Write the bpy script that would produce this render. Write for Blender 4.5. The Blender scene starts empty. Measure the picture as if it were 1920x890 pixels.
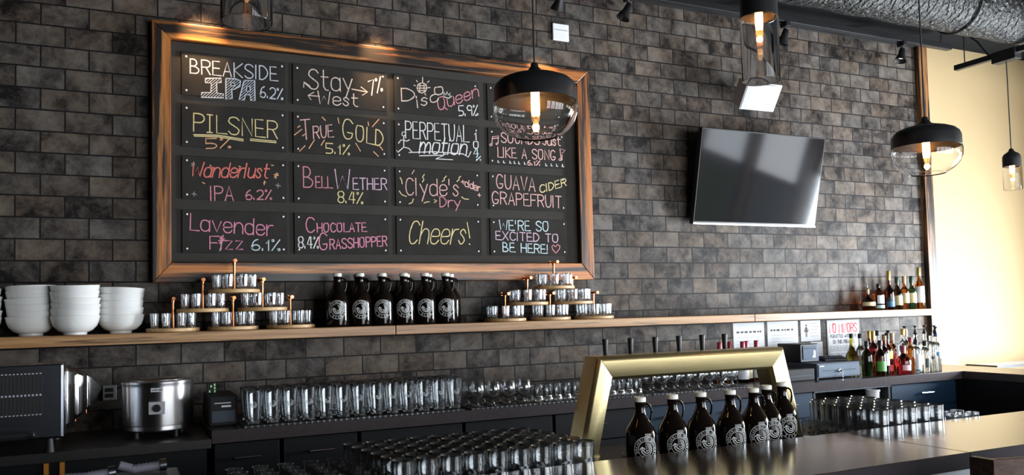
import bpy, bmesh, math, random
from mathutils import Vector, Matrix
PI = math.pi
random.seed(7)
S = bpy.context.scene
COL = S.collection

# ------------------------------------------------------------------ camera, world, daylight, exposure
cd = bpy.data.cameras.new('camera')
cam = bpy.data.objects.new('camera', cd)
COL.objects.link(cam)
cd.sensor_width = 36.0
cd.lens = 28.923
cd.shift_y = 0.03116
cd.clip_start = 0.05
cam.matrix_world = Matrix(((0.9027, 0.0007, -0.4303, -2.771),
                           (-0.4296, -0.0542, -0.9014, -4.328),
                           (-0.0240, 0.9985, -0.0483, 1.42),
                           (0, 0, 0, 1)))
S.camera = cam

W = bpy.data.worlds.new('world')
S.world = W
W.use_nodes = True
W.node_tree.nodes['Background'].inputs[0].default_value = (1.0, 0.86, 0.74, 1)
W.node_tree.nodes['Background'].inputs[1].default_value = 0.018

def area(name, loc, rot, sx, sy, power, col):
    l = bpy.data.lights.new(name, 'AREA')
    l.shape = 'RECTANGLE'; l.size = sx; l.size_y = sy
    l.energy = power; l.color = col
    o = bpy.data.objects.new(name, l); COL.objects.link(o)
    o.location = loc; o.rotation_euler = rot
    return o
# daylight through the tall glazed bays of the side wall and the street windows behind the camera
EAST_X = 4.5
EAST_BAYS = [(-2.35, .90, 1.00, 1.96, 800, (0.83, 0.915, 1.0)), (-1.28, .40, .95, 1.86, 170, (0.85, 0.93, 1.0)), (-3.50, .80, 1.90,   .80, 14, (0.90, 0.95, 1.0)), (-3.50, .80, .72, 1.36, 2.2, (0.60, 0.68, 0.66)),  # the narrow second bay is added to put sheen on the wood trim
             (-4.55, .90, 1.90, .80, 14, (0.85, 0.92, 1.0)), (-4.55, .90, .72, 1.36, 1.8, (0.50, 0.70, 0.36))]
for yc, w, zc, h, pw, col in EAST_BAYS:
    area('daylight_side', (EAST_X - 0.09, yc, zc), (0, PI / 2, 0), h, w, pw, col)
SOUTH_Y = -6.5
SOUTH_BAYS = [(-.85, .80, 58), (.20, 1.0, 80), (1.30, 1.0, 82), (2.40, 1.0, 88), (3.60, 1.1, 100)]
for xc, w, pw in SOUTH_BAYS:
    area('daylight_street', (xc, SOUTH_Y + 0.11, 1.20), (PI / 2, 0, 0), w, 2.35, pw, (0.90, 0.95, 1.0))

S.view_settings.view_transform = 'Standard'
S.view_settings.look = 'None'
S.view_settings.exposure = 0.0
S.view_settings.gamma = 1.0
S.view_settings.use_curve_mapping = False

# ------------------------------------------------------------------ mesh helpers
class MB:
    def __init__(s):
        s.v = []; s.f = []; s.m = []; s.mi = 0
    def add(s, vs, fs):
        b = len(s.v); s.v += [tuple(p) for p in vs]
        for f in fs:
            s.f.append(tuple(b + i for i in f)); s.m.append(s.mi)
        return s
    def box(s, x0, x1, y0, y1, z0, z1):
        return s.add([(x0,y0,z0),(x1,y0,z0),(x1,y1,z0),(x0,y1,z0),(x0,y0,z1),(x1,y0,z1),(x1,y1,z1),(x0,y1,z1)],
              [(0,3,2,1),(4,5,6,7),(0,1,5,4),(1,2,6,5),(2,3,7,6),(3,0,4,7)])
    def loft(s, rings, closed=True, cap=True):
        n = len(rings[0]); vs = [p for r in rings for p in r]; fs = []
        for k in range(len(rings) - 1):
            for i in range(n if closed else n - 1):
                j = (i + 1) % n
                fs.append((k*n+i, k*n+j, (k+1)*n+j, (k+1)*n+i))
        if cap:
            fs.append(tuple(range(n-1, -1, -1))); fs.append(tuple((len(rings)-1)*n + i for i in range(n)))
        return s.add(vs, fs)
    def lathe(s, prof, n=24, c=(0,0,0), a0=0.0, a1=2*PI):
        full = abs(a1 - a0 - 2*PI) < 1e-6
        m = n if full else n + 1
        b = []; vs = []; fs = []
        for r, z in prof:
            if r < 1e-6:
                b.append((len(vs), 1)); vs.append((c[0], c[1], c[2] + z))
            else:
                b.append((len(vs), m))
                for i in range(m):
                    a = a0 + (a1 - a0) * i / n
                    vs.append((c[0] + r*math.cos(a), c[1] + r*math.sin(a), c[2] + z))
        for k in range(len(prof) - 1):
            (p, np_), (q, nq) = b[k], b[k+1]
            for i in range(n):
                j = (i + 1) % m
                if np_ == 1 and nq == 1: continue
                if np_ == 1: fs.append((p, q + j, q + i))
                elif nq == 1: fs.append((p + i, p + j, q))
                else: fs.append((p + i, p + j, q + j, q + i))
        return s.add(vs, fs)
    def tube(s, pts, r, n=8, closed=False):
        P = [Vector(p) for p in pts]; rings = []
        N = len(P); prev = None
        for i, p in enumerate(P):
            if closed: t = P[(i+1) % N] - P[i-1]
            else: t = (P[min(i+1, N-1)] - P[max(i-1, 0)])
            t.normalize()
            up = Vector((0,0,1)) if abs(t.z) < 0.95 else Vector((1,0,0))
            if prev is not None:
                up = prev
            u = t.cross(up)
            if u.length < 1e-4: u = t.cross(Vector((0,1,0)))
            u.normalize(); w = u.cross(t).normalized(); prev = w
            rr = r[i] if isinstance(r, (list, tuple)) else r
            rings.append([p + rr*(math.cos(2*PI*k/n)*u + math.sin(2*PI*k/n)*w) for k in range(n)])
        if closed:
            rings.append(rings[0])
            return s.loft(rings, cap=False)
        return s.loft(rings)
    def prism_y(s, poly, y0, y1):          # polygon in xz, extruded along y
        return s.loft([[(x, y0, z) for x, z in poly], [(x, y1, z) for x, z in poly]])
    def prism_x(s, poly, x0, x1):          # polygon in yz, extruded along x
        return s.loft([[(x0, y, z) for y, z in poly], [(x1, y, z) for y, z in poly]])
    def ribbon(s, pts, w, y):              # flat stroke in the xz plane facing -y, later strokes a hair above earlier ones
        s.lay = getattr(s, 'lay', 0) + 1; y = y - .000035 * (s.lay % 24)
        P = [Vector((p[0], p[1])) for p in pts]
        q = [P[0]]
        for p in P[1:]:
            if (p - q[-1]).length > 1e-5: q.append(p)
        P = q
        if len(P) < 2: return s
        L = []; R = []
        for i in range(len(P)):
            a = P[max(i-1, 0)]; b = P[min(i+1, len(P)-1)]
            t = (b - a)
            if t.length < 1e-6: t = P[i] - a
            t.normalize(); nrm = Vector((-t.y, t.x))
            if i == 0: c = P[0] - t * w * .4
            elif i == len(P) - 1: c = P[-1] + t * w * .4
            else: c = P[i]
            k = w * .5 * (0.85 + 0.3 * random.random())
            L.append(c + nrm*k); R.append(c - nrm*k)
        vs = [(p.x, y, p.y) for p in L] + [(p.x, y, p.y) for p in R]
        n = len(P)
        return s.add(vs, [(i, n+i, n+i+1, i+1) for i in range(n-1)])
    def build(s, name, mat, parent=None, bevel=0, smooth=True, ang=35, loc=None, seg=2, fix=True):
        me = bpy.data.meshes.new(name)
        me.from_pydata(s.v, [], s.f)
        mats = mat if isinstance(mat, (list, tuple)) else [mat]
        for m in mats: me.materials.append(m)
        if len(mats) > 1: me.polygons.foreach_set('material_index', s.m)
        bm = bmesh.new(); bm.from_mesh(me)
        if fix:
            bmesh.ops.remove_doubles(bm, verts=bm.verts, dist=1e-6)
            bmesh.ops.recalc_face_normals(bm, faces=bm.faces)
        if bevel:
            ed = [e for e in bm.edges if len(e.link_faces) == 2 and e.calc_face_angle(0) > math.radians(30)]
            bmesh.ops.bevel(bm, geom=ed, offset=bevel, segments=seg, profile=.5, affect='EDGES', clamp_overlap=True)
        bm.to_mesh(me); bm.free()
        if smooth:
            me.shade_smooth(); me.set_sharp_from_angle(angle=math.radians(min(ang, 16) if bevel else ang))
        o = bpy.data.objects.new(name, me); COL.objects.link(o)
        if loc: o.location = loc
        if parent: o.parent = parent
        return o

def tag(o, label=None, cat=None, group=None, kind=None):
    if label: o['label'] = label
    if cat: o['category'] = cat
    if group: o['group'] = group
    if kind: o['kind'] = kind
    return o
def thing(name, label, cat, loc=(0,0,0), rz=0.0, group=None):
    o = bpy.data.objects.new(name, None); COL.objects.link(o)
    o.empty_display_size = .05
    o.location = loc; o.rotation_euler = (0, 0, rz)
    return tag(o, label, cat, group)
def kids(o): return [c for c in bpy.data.objects if c.parent == o]
def dup(root, loc, rz=None, label=None, group=None, _c={}):
    if root.name not in _c: _c[root.name] = [(c, kids(c)) for c in kids(root)]
    r = root.copy(); COL.objects.link(r); r.location = loc
    if rz is not None: r.rotation_euler = (0, 0, rz)
    if label: r['label'] = label
    if group: r['group'] = group
    for ch, gs in _c[root.name]:
        c = ch.copy(); COL.objects.link(c); c.parent = r
        for g in gs:
            d = g.copy(); COL.objects.link(d); d.parent = c
    return r
class Stamp:                                # first use moves the original, later uses copy it
    def __init__(s, root): s.root = root; s.used = False
    def put(s, loc, rz, label, group=None):
        if not s.used:
            s.used = True; o = s.root
            o.location = loc; o.rotation_euler = (0, 0, rz); o['label'] = label
            if group: o['group'] = group
            return o
        return dup(s.root, loc, rz, label, group)
def struct(o): o['kind'] = 'structure'; return o
ORD = 'first second third fourth fifth sixth seventh eighth ninth tenth eleventh twelfth thirteenth fourteenth fifteenth'.split()

# ------------------------------------------------------------------ materials
class NT:
    def __init__(s, name):
        s.mat = bpy.data.materials.new(name); s.mat.use_nodes = True
        s.t = s.mat.node_tree; s.p = s.t.nodes['Principled BSDF']
        s.tc = None
    def n(s, typ, **k):
        nd = s.t.nodes.new(typ)
        for a, b in k.items(): setattr(nd, a, b)
        return nd
    def l(s, a, b): s.t.links.new(a, b)
    def obj(s):
        if s.tc is None: s.tc = s.n('ShaderNodeTexCoord')
        return s.tc.outputs['Object']
    def mapping(s, scale, loc=(0,0,0), src=None):
        m = s.n('ShaderNodeMapping'); m.inputs['Scale'].default_value = scale; m.inputs['Location'].default_value = loc
        s.l(src or s.obj(), m.inputs['Vector']); return m.outputs[0]
    def noise(s, vec, scale, detail=3, rough=.55, dist=0):
        q = s.n('ShaderNodeTexNoise'); q.inputs['Scale'].default_value = scale; q.inputs['Detail'].default_value = detail
        q.inputs['Roughness'].default_value = rough; q.inputs['Distortion'].default_value = dist
        if vec is not None: s.l(vec, q.inputs['Vector'])
        return q.outputs['Fac']
    def ramp(s, fac, stops):
        r = s.n('ShaderNodeValToRGB'); e = r.color_ramp.elements
        while len(e) < len(stops): e.new(.5)
        for i, (p, c) in enumerate(stops):
            e[i].position = p; e[i].color = (*c, 1) if len(c) == 3 else c
        s.l(fac, r.inputs[0]); return r.outputs[0]
    def math(s, op, a, b=None, c=None):
        m = s.n('ShaderNodeMath', operation=op)
        for i, x in enumerate((a, b, c)):
            if x is None: continue
            if isinstance(x, (int, float)): m.inputs[i].default_value = x
            else: s.l(x, m.inputs[i])
        return m.outputs[0]
    def mix(s, fac, a, b, mode='MIX'):
        m = s.n('ShaderNodeMix', data_type='RGBA', blend_type=mode)
        for i, x in ((0, fac), (6, a), (7, b)):
            if isinstance(x, (int, float)): m.inputs[i].default_value = x
            elif isinstance(x, tuple): m.inputs[i].default_value = (*x, 1)
            else: s.l(x, m.inputs[i])
        return m.outputs[2]
    def bump(s, h, strength=.3, dist=.01):
        b = s.n('ShaderNodeBump'); b.inputs['Strength'].default_value = strength; b.inputs['Distance'].default_value = dist
        s.l(h, b.inputs['Height']); s.l(b.outputs[0], s.p.inputs['Normal'])

def plain(name, col, rough=.5, metal=0.0, vary=.12, nscale=18, spec=None, coat=0, stretch=(1,1,1), bump=0):
    t = NT(name); p = t.p
    f = t.noise(t.mapping(stretch), nscale, 4)
    c = t.mix(f, tuple(x*(1-vary) for x in col), tuple(min(1, x*(1+vary)) for x in col))
    t.l(c, p.inputs['Base Color'])
    p.inputs['Roughness'].default_value = rough; p.inputs['Metallic'].default_value = metal
    if spec is not None: p.inputs['Specular IOR Level'].default_value = spec
    if coat: p.inputs['Coat Weight'].default_value = coat; p.inputs['Coat Roughness'].default_value = .08
    if bump: t.bump(f, bump, .004)
    return t.mat
def glass(name, col=(1,1,1), ior=1.47, rough=0.0, haze=0.0):
    t = NT(name); p = t.p
    f = t.noise(t.obj(), 6, 1)
    t.l(t.mix(f, col, tuple(min(1, x*1.02) for x in col)), p.inputs['Base Color'])
    p.inputs['Transmission Weight'].default_value = 1 - haze; p.inputs['Roughness'].default_value = rough; p.inputs['IOR'].default_value = ior
    return t.mat
def emit(name, col, strength):
    t = NT(name); p = t.p
    p.inputs['Base Color'].default_value = (*col, 1); p.inputs['Emission Color'].default_value = (*col, 1)
    p.inputs['Emission Strength'].default_value = strength
    return t.mat

def tile_mat():
    t = NT('slate_tile'); p = t.p
    sx = t.n('ShaderNodeSeparateXYZ'); t.l(t.obj(), sx.inputs[0])
    cb = t.n('ShaderNodeCombineXYZ')
    t.l(t.math('ADD', sx.outputs[0], 10.1), cb.inputs[0]); t.l(t.math('ADD', sx.outputs[2], 4.0 - 3.0962), cb.inputs[1])
    w = t.n('ShaderNodeTexNoise'); w.inputs['Scale'].default_value = 60; w.inputs['Detail'].default_value = 2; t.l(t.obj(), w.inputs['Vector'])
    vm = t.n('ShaderNodeVectorMath', operation='MULTIPLY_ADD'); t.l(w.outputs['Color'], vm.inputs[0])
    vm.inputs[1].default_value = (.0035, .0035, 0); t.l(cb.outputs[0], vm.inputs[2])
    b = t.n('ShaderNodeTexBrick'); b.offset = .5; b.offset_frequency = 2; b.squash = 1
    t.l(vm.outputs[0], b.inputs['Vector'])
    b.inputs['Scale'].default_value = 1; b.inputs['Brick Width'].default_value = .2; b.inputs['Row Height'].default_value = .1
    b.inputs['Mortar Size'].default_value = .0038; b.inputs['Mortar Smooth'].default_value = .15; b.inputs['Bias'].default_value = 0
    b.inputs['Color1'].default_value = (0,0,0,1); b.inputs['Color2'].default_value = (1,1,1,1); b.inputs['Mortar'].default_value = (.5,.5,.5,1)
    tid = t.n('ShaderNodeSeparateColor'); t.l(b.outputs['Color'], tid.inputs[0]); r = tid.outputs[0]
    wn = t.n('ShaderNodeTexWhiteNoise', noise_dimensions='1D'); t.l(t.math('MULTIPLY', r, 917.3), wn.inputs['W'])
    off = t.n('ShaderNodeVectorMath', operation='MULTIPLY_ADD'); t.l(wn.outputs['Color'], off.inputs[0]); off.inputs[1].default_value = (40, 40, 40); t.l(t.obj(), off.inputs[2])
    blot = t.noise(off.outputs[0], 8.5, 5, .60, .35)
    fine = t.noise(off.outputs[0], 90, 4, .7)
    mid = t.noise(off.outputs[0], 30, 4, .65, .3)
    sc = t.n('ShaderNodeSeparateColor'); t.l(wn.outputs['Color'], sc.inputs[0])
    h = t.math('ADD', blot, t.math('MULTIPLY', t.math('SUBTRACT', sc.outputs[0], .42), .17))
    h = t.math('ADD', h, t.math('MULTIPLY', t.math('SUBTRACT', fine, .5), .24))
    h = t.math('ADD', h, t.math('MULTIPLY', t.math('SUBTRACT', mid, .5), .36))
    warm = t.ramp(h, [(.32, (0.0090, 0.0065, 0.0051)), (.43, (0.042, 0.0310, 0.0240)), (.56, (0.0847, 0.0635, 0.0484)), (.76, (0.1437, 0.1112, 0.0856))])
    cool = t.ramp(h, [(.32, (0.0088, 0.0080, 0.0077)), (.43, (0.039, 0.0348, 0.0322)), (.56, (0.0764, 0.0689, 0.0624)), (.76, (0.1321, 0.1187, 0.1078))])
    col = t.mix(t.math('MULTIPLY', sc.outputs[1], .9), warm, cool)
    col = t.mix(b.outputs['Fac'], col, (.009, .008, .009))
    t.l(col, p.inputs['Base Color'])
    t.l(t.math('MULTIPLY_ADD', fine, .25, .42), p.inputs['Roughness'])
    p.inputs['Specular IOR Level'].default_value = .14
    hh = t.math('SUBTRACT', t.math('MULTIPLY', fine, .12), t.math('MULTIPLY', b.outputs['Fac'], 1.0))
    t.bump(hh, .55, .004)
    return t.mat
def wood(name, cols, axis='x', scale=1.0, rough=.4, char=0.0, charcol=(.010,.005,.003), coat=0.0, cscale=2.2):
    t = NT(name); p = t.p
    st = {'x': (.8, 30, 30), 'z': (30, 30, .8), 'y': (30, .8, 30)}[axis]
    inf = t.n('ShaderNodeObjectInfo')
    off = t.n('ShaderNodeVectorMath', operation='MULTIPLY_ADD'); cb = t.n('ShaderNodeCombineXYZ')
    for i in range(3): t.l(inf.outputs['Random'], cb.inputs[i])
    t.l(cb.outputs[0], off.inputs[0]); off.inputs[1].default_value = (9, 7, 5); t.l(t.obj(), off.inputs[2])
    v = t.mapping(tuple(a*scale for a in st), src=off.outputs[0])
    g = t.noise(v, 2.2, 6, .65, .25)
    g2 = t.noise(v, 9, 3, .6)
    h = t.math('ADD', t.math('MULTIPLY', g, .8), t.math('MULTIPLY', g2, .2))
    c = t.ramp(h, [(.33, cols[0]), (.5, cols[1]), (.66, cols[2])])
    if char:
        cst = {'x': (.55, 11, 11), 'z': (11, 11, .55), 'y': (11, .55, 11)}[axis]
        b = t.noise(t.mapping(tuple(a*cscale for a in cst), src=off.outputs[0]), 1.3, 5, .62, .15)
        b = t.math('ADD', b, t.math('MULTIPLY', t.math('SUBTRACT', g, .5), .45))
        f = t.ramp(b, [(.56 - .16*char, (0,0,0)), (.66 - .08*char, (1,1,1))])
        c = t.mix(f, c, charcol)
    t.l(c, p.inputs['Base Color'])
    p.inputs['Roughness'].default_value = rough
    if coat: p.inputs['Coat Weight'].default_value = coat; p.inputs['Coat Roughness'].default_value = .18
    t.bump(h, .25, .003)
    return t.mat
def chalk(name, col):
    t = NT(name); p = t.p
    f = t.noise(t.obj(), 420, 3, .7)
    t.l(t.ramp(f, [(.34, tuple(x*.45 for x in col)), (.55, col)]), p.inputs['Base Color'])
    p.inputs['Roughness'].default_value = .95
    return t.mat

M = {}
M['tile'] = tile_mat()
M['plaster'] = plain('cream_plaster', (.40, .29, .15), .75, vary=.03, nscale=5)
M['ceiling'] = plain('black_ceiling', (.020, .020, .020), .9, spec=0.0)
M['floor'] = plain('dark_concrete', (.12, .115, .11), .4, nscale=3)
M['framex'] = wood('burnt_pine_horizontal', [(.24,.058,.009), (.50,.165,.032), (.78,.37,.12)], 'x', .55, .42, 1.05, coat=.08, cscale=1.3)
M['framez'] = wood('burnt_pine_vertical', [(.24,.058,.009), (.50,.165,.032), (.78,.37,.12)], 'z', .55, .42, 1.1, coat=.08, cscale=1.3)
M['trimz'] = wood('charred_trim', [(.16,.06,.02), (.34,.15,.055), (.45,.23,.1)], 'z', .6, .4, 1.2)
M['shelf'] = wood('oak_shelf', [(.17,.075,.024), (.37,.195,.078), (.52,.325,.155)], 'x', .5, .42, .25, charcol=(.10,.05,.02))
M['shelfrail'] = M['shelf']
M['board'] = plain('chalkboard_backing', (.052, .048, .044), .75, vary=.2, nscale=6, spec=0.0)
M['panel'] = plain('chalk_panel', (.037, .034, .0315), .7, vary=.3, nscale=9, spec=0.0)
CH = {'w': (.62,.66,.72), 'l': (.80,.78,.76), 's': (.78,.62,.52), 'y': (.80,.66,.33), 'o': (.80,.42,.22), 'k': (.78,.46,.42),
      'r': (.78,.20,.16), 'p': (.70,.28,.32), 'v': (.66,.46,.58), 'm': (.74,.28,.40), 'c': (.58,.72,.74), 'g': (.30,.28,.28)}
CHN = dict(w='pale_blue', l='white', s='peach', y='yellow', o='orange', k='salmon', r='red', p='rose', v='mauve', m='pink', c='mint', g='faded')
for k_, c_ in CH.items(): M['ch_'+k_] = chalk('chalk_' + CHN[k_], c_)
M['screw'] = plain('white_screw', (.8,.8,.8), .3, .2, spec=.6)
M['ceramic'] = plain('white_ceramic', (.80,.80,.78), .12, vary=.02, coat=.3)
M['copper'] = plain('copper', (.72,.27,.12), .25, 1.0)
M['traywood'] = wood('bamboo_tray', [(.42,.24,.09), (.58,.36,.16), (.68,.46,.23)], 'x', .9, .45)
M['glass'] = glass('clear_glass', (.975,.985,.985))
M['barglass'] = glass('brightened_bar_glass', (.93,.96,.98), 1.55, 0.0, .014)  # faint white haze put in to brighten the glasses
M['barglass'].node_tree.nodes['Principled BSDF'].inputs['Coat Weight'].default_value = 1.0  # extra coat strengthens the window reflections on the glass
M['barglass'].node_tree.nodes['Principled BSDF'].inputs['Coat IOR'].default_value = 1.8
M['barglass'].node_tree.nodes['Principled BSDF'].inputs['Coat Roughness'].default_value = .02
M['lampglass'] = glass('lamp_glass', (.985,.985,.985), 1.33)
M['growler'] = plain('amber_bottle_glass', (.006,.0038,.0028), .04, vary=.2, spec=.3)
M['cap'] = plain('white_cap', (.66,.65,.58), .4, vary=.05)
M['print'] = plain('white_print', (.78,.80,.78), .6, vary=.1, nscale=120)
M['glassprint'] = plain('frosted_print', (.55,.62,.66), .7, vary=.1, nscale=120)
M['black'] = plain('black_metal', (.020,.020,.020), .5)
M['satin'] = plain('satin_black', (.015,.015,.016), .36, spec=.3)
M['rubber'] = plain('black_rubber', (.022,.022,.023), .5)
M['brass'] = plain('brushed_brass', (.70,.575,.30), .34, 1.0, vary=.16, nscale=30, stretch=(.4,6,6))
M['brassedge'] = plain('dark_brass_edge', (.40,.27,.08), .35, 1.0, vary=.1)
M['steel'] = plain('polished_steel', (.66,.66,.67), .19, 1.0, vary=.04)
def spun(name, col, rough):
    t = NT(name); p = t.p
    f = t.noise(t.mapping((1, 1, 40)), 6, 3)
    t.l(t.mix(f, tuple(x*.94 for x in col), col), p.inputs['Base Color'])
    p.inputs['Metallic'].default_value = 1; p.inputs['Roughness'].default_value = rough
    p.inputs['Anisotropic'].default_value = .88; p.inputs['Anisotropic Rotation'].default_value = ANI
    tg = t.n('ShaderNodeTangent', direction_type='RADIAL', axis='Z'); t.l(tg.outputs[0], p.inputs['Tangent'])
    return t.mat
ANI = 0.25
M['spun'] = spun('spun_steel', (.70,.70,.71), .36)
M['brushed'] = plain('brushed_steel', (.20,.215,.245), .27, 1.0, vary=.08, stretch=(1,1,30))
M['duct'] = None
M['counter'] = plain('stone_laminate', (.050,.042,.041), .22, vary=.35, nscale=45, spec=.5)
M['counteredge'] = plain('laminate_edge', (.050,.041,.043), .6, vary=.3, nscale=60, spec=.06)
M['sidecounter'] = plain('dark_worktop', (.030,.026,.024), .35, vary=.2)
M['bartop'] = plain('bar_top_resin', (.032,.022,.018), .15, vary=.3, nscale=5, spec=.30, stretch=(.35,1,1))
M['baredge'] = plain('bar_edge_band', (.022,.018,.021), .6, vary=.3, nscale=30, spec=.04, stretch=(1,1,12))
M['barfront'] = plain('bar_front_panel', (.16,.19,.21), .5)
M['navy'] = plain('navy_cabinet', (.010,.028,.058), .45, vary=.08, spec=.25)
M['shadecab'] = plain('shaded_cabinet', (.009,.010,.012), .55, spec=.15)  # shade below the counters is put into this near-black colour
M['cavity'] = plain('dark_interior', (.016,.016,.016), .7)
M['screen'] = plain('tv_screen', (.006,.006,.008), .07, spec=.5, vary=.02)
M['silver'] = plain('silver_plastic', (.62,.62,.66), .3, .3, vary=.03)
M['white'] = plain('white_plastic', (.72,.72,.72), .45, vary=.03)
M['grey'] = plain('grey_plastic', (.075,.092,.118), .5, vary=.05, spec=.12)
M['dgrey'] = plain('charcoal_plastic', (.020,.020,.022), .5, spec=.15)
M['paper'] = plain('white_paper', (.60,.61,.63), .8, vary=.03)
M['ink'] = plain('black_ink', (.03,.03,.035), .7)
M['redink'] = plain('red_ink', (.42,.012,.03), .8)
M['signgreen'] = plain('dark_border_ink', (.05,.11,.10), .6)
M['filament'] = emit('bulb_filament', (1.0, .50, .16), 60)
M['bulb'] = glass('bulb_glass', (1.0, .90, .70), 1.2)
M['spotface'] = emit('spot_lamp_face', (1.0, .82, .62), 3.0)
M['led'] = emit('small_display', (.25, .5, .22), .35)
M['stool'] = wood('dark_walnut', [(.020,.010,.007), (.045,.022,.014), (.07,.036,.022)], 'x', .8, .42)
M['stool'].node_tree.nodes['Principled BSDF'].inputs['Specular IOR Level'].default_value = .12
M['tubgrey'] = plain('corrugated_grey', (.18,.18,.22), .5)

def duct_mat():
    t = NT('foil_duct'); p = t.p
    v = t.mapping((1,1,1))
    wv = t.n('ShaderNodeTexWave', wave_type='BANDS', bands_direction='DIAGONAL'); wv.inputs['Scale'].default_value = 11
    wv.inputs['Distortion'].default_value = 5; wv.inputs['Detail'].default_value = 3; wv.inputs['Detail Scale'].default_value = 2
    t.l(v, wv.inputs['Vector'])
    n = t.noise(v, 34, 3, .6, .8)
    h = t.math('ADD', t.math('MULTIPLY', wv.outputs['Fac'], .6), t.math('MULTIPLY', n, .7))
    t.l(t.ramp(n, [(.35, (.016,.016,.016)), (.65, (.050,.049,.047))]), p.inputs['Base Color'])
    p.inputs['Metallic'].default_value = .6; p.inputs['Roughness'].default_value = .5; p.inputs['Specular IOR Level'].default_value = .25
    t.bump(h, .9, .02)
    return t.mat
M['duct'] = duct_mat()

# ------------------------------------------------------------------ room shell
CEIL = 3.42
def slab(name, mat, *b, **k): return struct(MB().box(*b).build(name, mat, smooth=False, **k))
slab('wall_back', M['tile'], -6.0, 2.795, 0.0, 0.15, 0, CEIL)
slab('wall_back_plaster', M['plaster'], 2.795, EAST_X + .1, 0.0, 0.15, 0, CEIL)
slab('ceiling', M['ceiling'], -6.0, EAST_X + .1, -5.6, 0.15, CEIL, CEIL + .1)
slab('floor', M['floor'], -6.0, EAST_X + .1, SOUTH_Y, 0.15, -.1, 0)
# side wall with its window bays
sw = MB()
BAYY = [(-1.08, -1.48, .02, 1.88), (-1.90, -2.80, .02, 2.00), (-3.10, -3.90, .02, 2.30), (-4.10, -5.00, .02, 2.30)]  # first opening is made for the added bay that whitens the trim
sw.box(EAST_X - .1, EAST_X, SOUTH_Y, 0.0, 2.30, CEIL)
prev = 0.0
for y1, y0, z0, z1 in BAYY:
    sw.box(EAST_X - .1, EAST_X, y1, prev, 0, 2.30); sw.box(EAST_X - .1, EAST_X, y0, y1, 0, z0)
    if z1 < 2.29: sw.box(EAST_X - .1, EAST_X, y0, y1, z1, 2.30)
    prev = y0
sw.box(EAST_X - .1, EAST_X, SOUTH_Y, prev, 0, 2.30)
struct(sw.build('wall_right', M['plaster'], smooth=False))
for k, (y1, y0, z0, z1) in enumerate(BAYY):
    f = MB()
    for a in ([y1 - .04, y0] + ([-2.40] if k == 1 else [])): f.box(EAST_X - .13, EAST_X - .101, a, a + .04, z0, z1)
    for z in ((z0, z1 - .04) if k < 2 else (z0, z1 - .04, 1.40)): f.box(EAST_X - .13, EAST_X - .101, y0, y1, z, z + .06)
    struct(f.build('window_%d' % (k+1), M['black'], smooth=False))
# street side behind the camera: dark wall with floor-length panes
fw = MB()
fw.box(-5.2, 4.5, SOUTH_Y, SOUTH_Y + .1, 2.38, CEIL)
xs = [-5.2] + [v for xc, w, pw in SOUTH_BAYS for v in (xc - w/2, xc + w/2)] + [4.5]
for k in range(0, len(xs), 2): fw.box(xs[k], xs[k+1], SOUTH_Y, SOUTH_Y + .1, 0, 2.38)
struct(fw.build('wall_front', M['ceiling'], smooth=False))
for k, (xc, w, pw) in enumerate(SOUTH_BAYS):
    f = MB()
    for x in (xc - w/2, xc + w/2 - .03): f.box(x, x + .03, SOUTH_Y + .12, SOUTH_Y + .15, .02, 2.38)
    f.box(xc - w/2, xc + w/2, SOUTH_Y + .12, SOUTH_Y + .15, 1.0, 1.05)
    struct(f.build('window_%d' % (k+5), M['black'], smooth=False))
struct(MB().box(2.795, 2.888, -.045, 0.0, 0.0, CEIL).build('trim_1', M['trimz'], bevel=.004))
struct(MB().box(-6.0, 2.9, -.02, 0.0, CEIL - .05, CEIL).build('trim_2', M['black'], smooth=False))

# ------------------------------------------------------------------ menu chalkboard
bd = thing('menu_board', 'large black beer menu chalkboard in a burnt orange-brown wood frame on the tile wall', 'menu board', (-1.407, -.0, 2.23))
BX, BZ = -1.407, 2.23
fx0, fx1, fz0, fz1 = -2.632 - BX, -.181 - BX, 1.588 - BZ, 2.862 - BZ
ix0, ix1, iz0, iz1 = -2.546 - BX, -.268 - BX, 1.686 - BZ, 2.778 - BZ
for poly, m in (([(fx0,fz1),(fx1,fz1),(ix1,iz1),(ix0,iz1)], 'framex'), ([(fx0,fz0),(ix0,iz0),(ix1,iz0),(fx1,fz0)], 'framex'),
                ([(fx0,fz0),(fx0,fz1),(ix0,iz1),(ix0,iz0)], 'framez'), ([(fx1,fz0),(ix1,iz0),(ix1,iz1),(fx1,fz1)], 'framez')):
    MB().prism_y(poly, -.060, 0.0).build('frame_rail', M[m], bd, bevel=.004)
MB().box(ix0 - .01, ix1 + .01, -.015, -.001, iz0 - .01, iz1 + .01).build('backing_board', M['board'], bd, smooth=False)
PW, PH = .506, .213
PXS = [-2.496, -1.956, -1.409, -.849]; PZS = [2.729, 2.472, 2.212, 1.946]
PY = -.0255
PLAB = ['black panel chalked BREAKSIDE IPA 6.2%', 'black panel chalked Stay West 7%', 'black panel chalked Disco Queen 5.9%', 'black panel behind the globe lamp',
        'black panel chalked PILSNER 5%', 'black panel chalked TRUE GOLD 5.1%', 'black panel chalked PERPETUAL motion 10.4%', 'black panel chalked SOUNDS JUST LIKE A SONG',
        'black panel chalked Wanderlust IPA 6.2%', 'black panel chalked BELL WETHER 8.4%', "black panel chalked Clyde's Dry cider", 'black panel chalked GUAVA GRAPEFRUIT CIDER',
        'black panel chalked Lavender Fizz 6.1%', 'black panel chalked CHOCOLATE GRASSHOPPER 8.4%', 'black panel chalked Cheers!', "black panel chalked WE'RE SO EXCITED TO BE HERE!"]
panels = []
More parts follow.
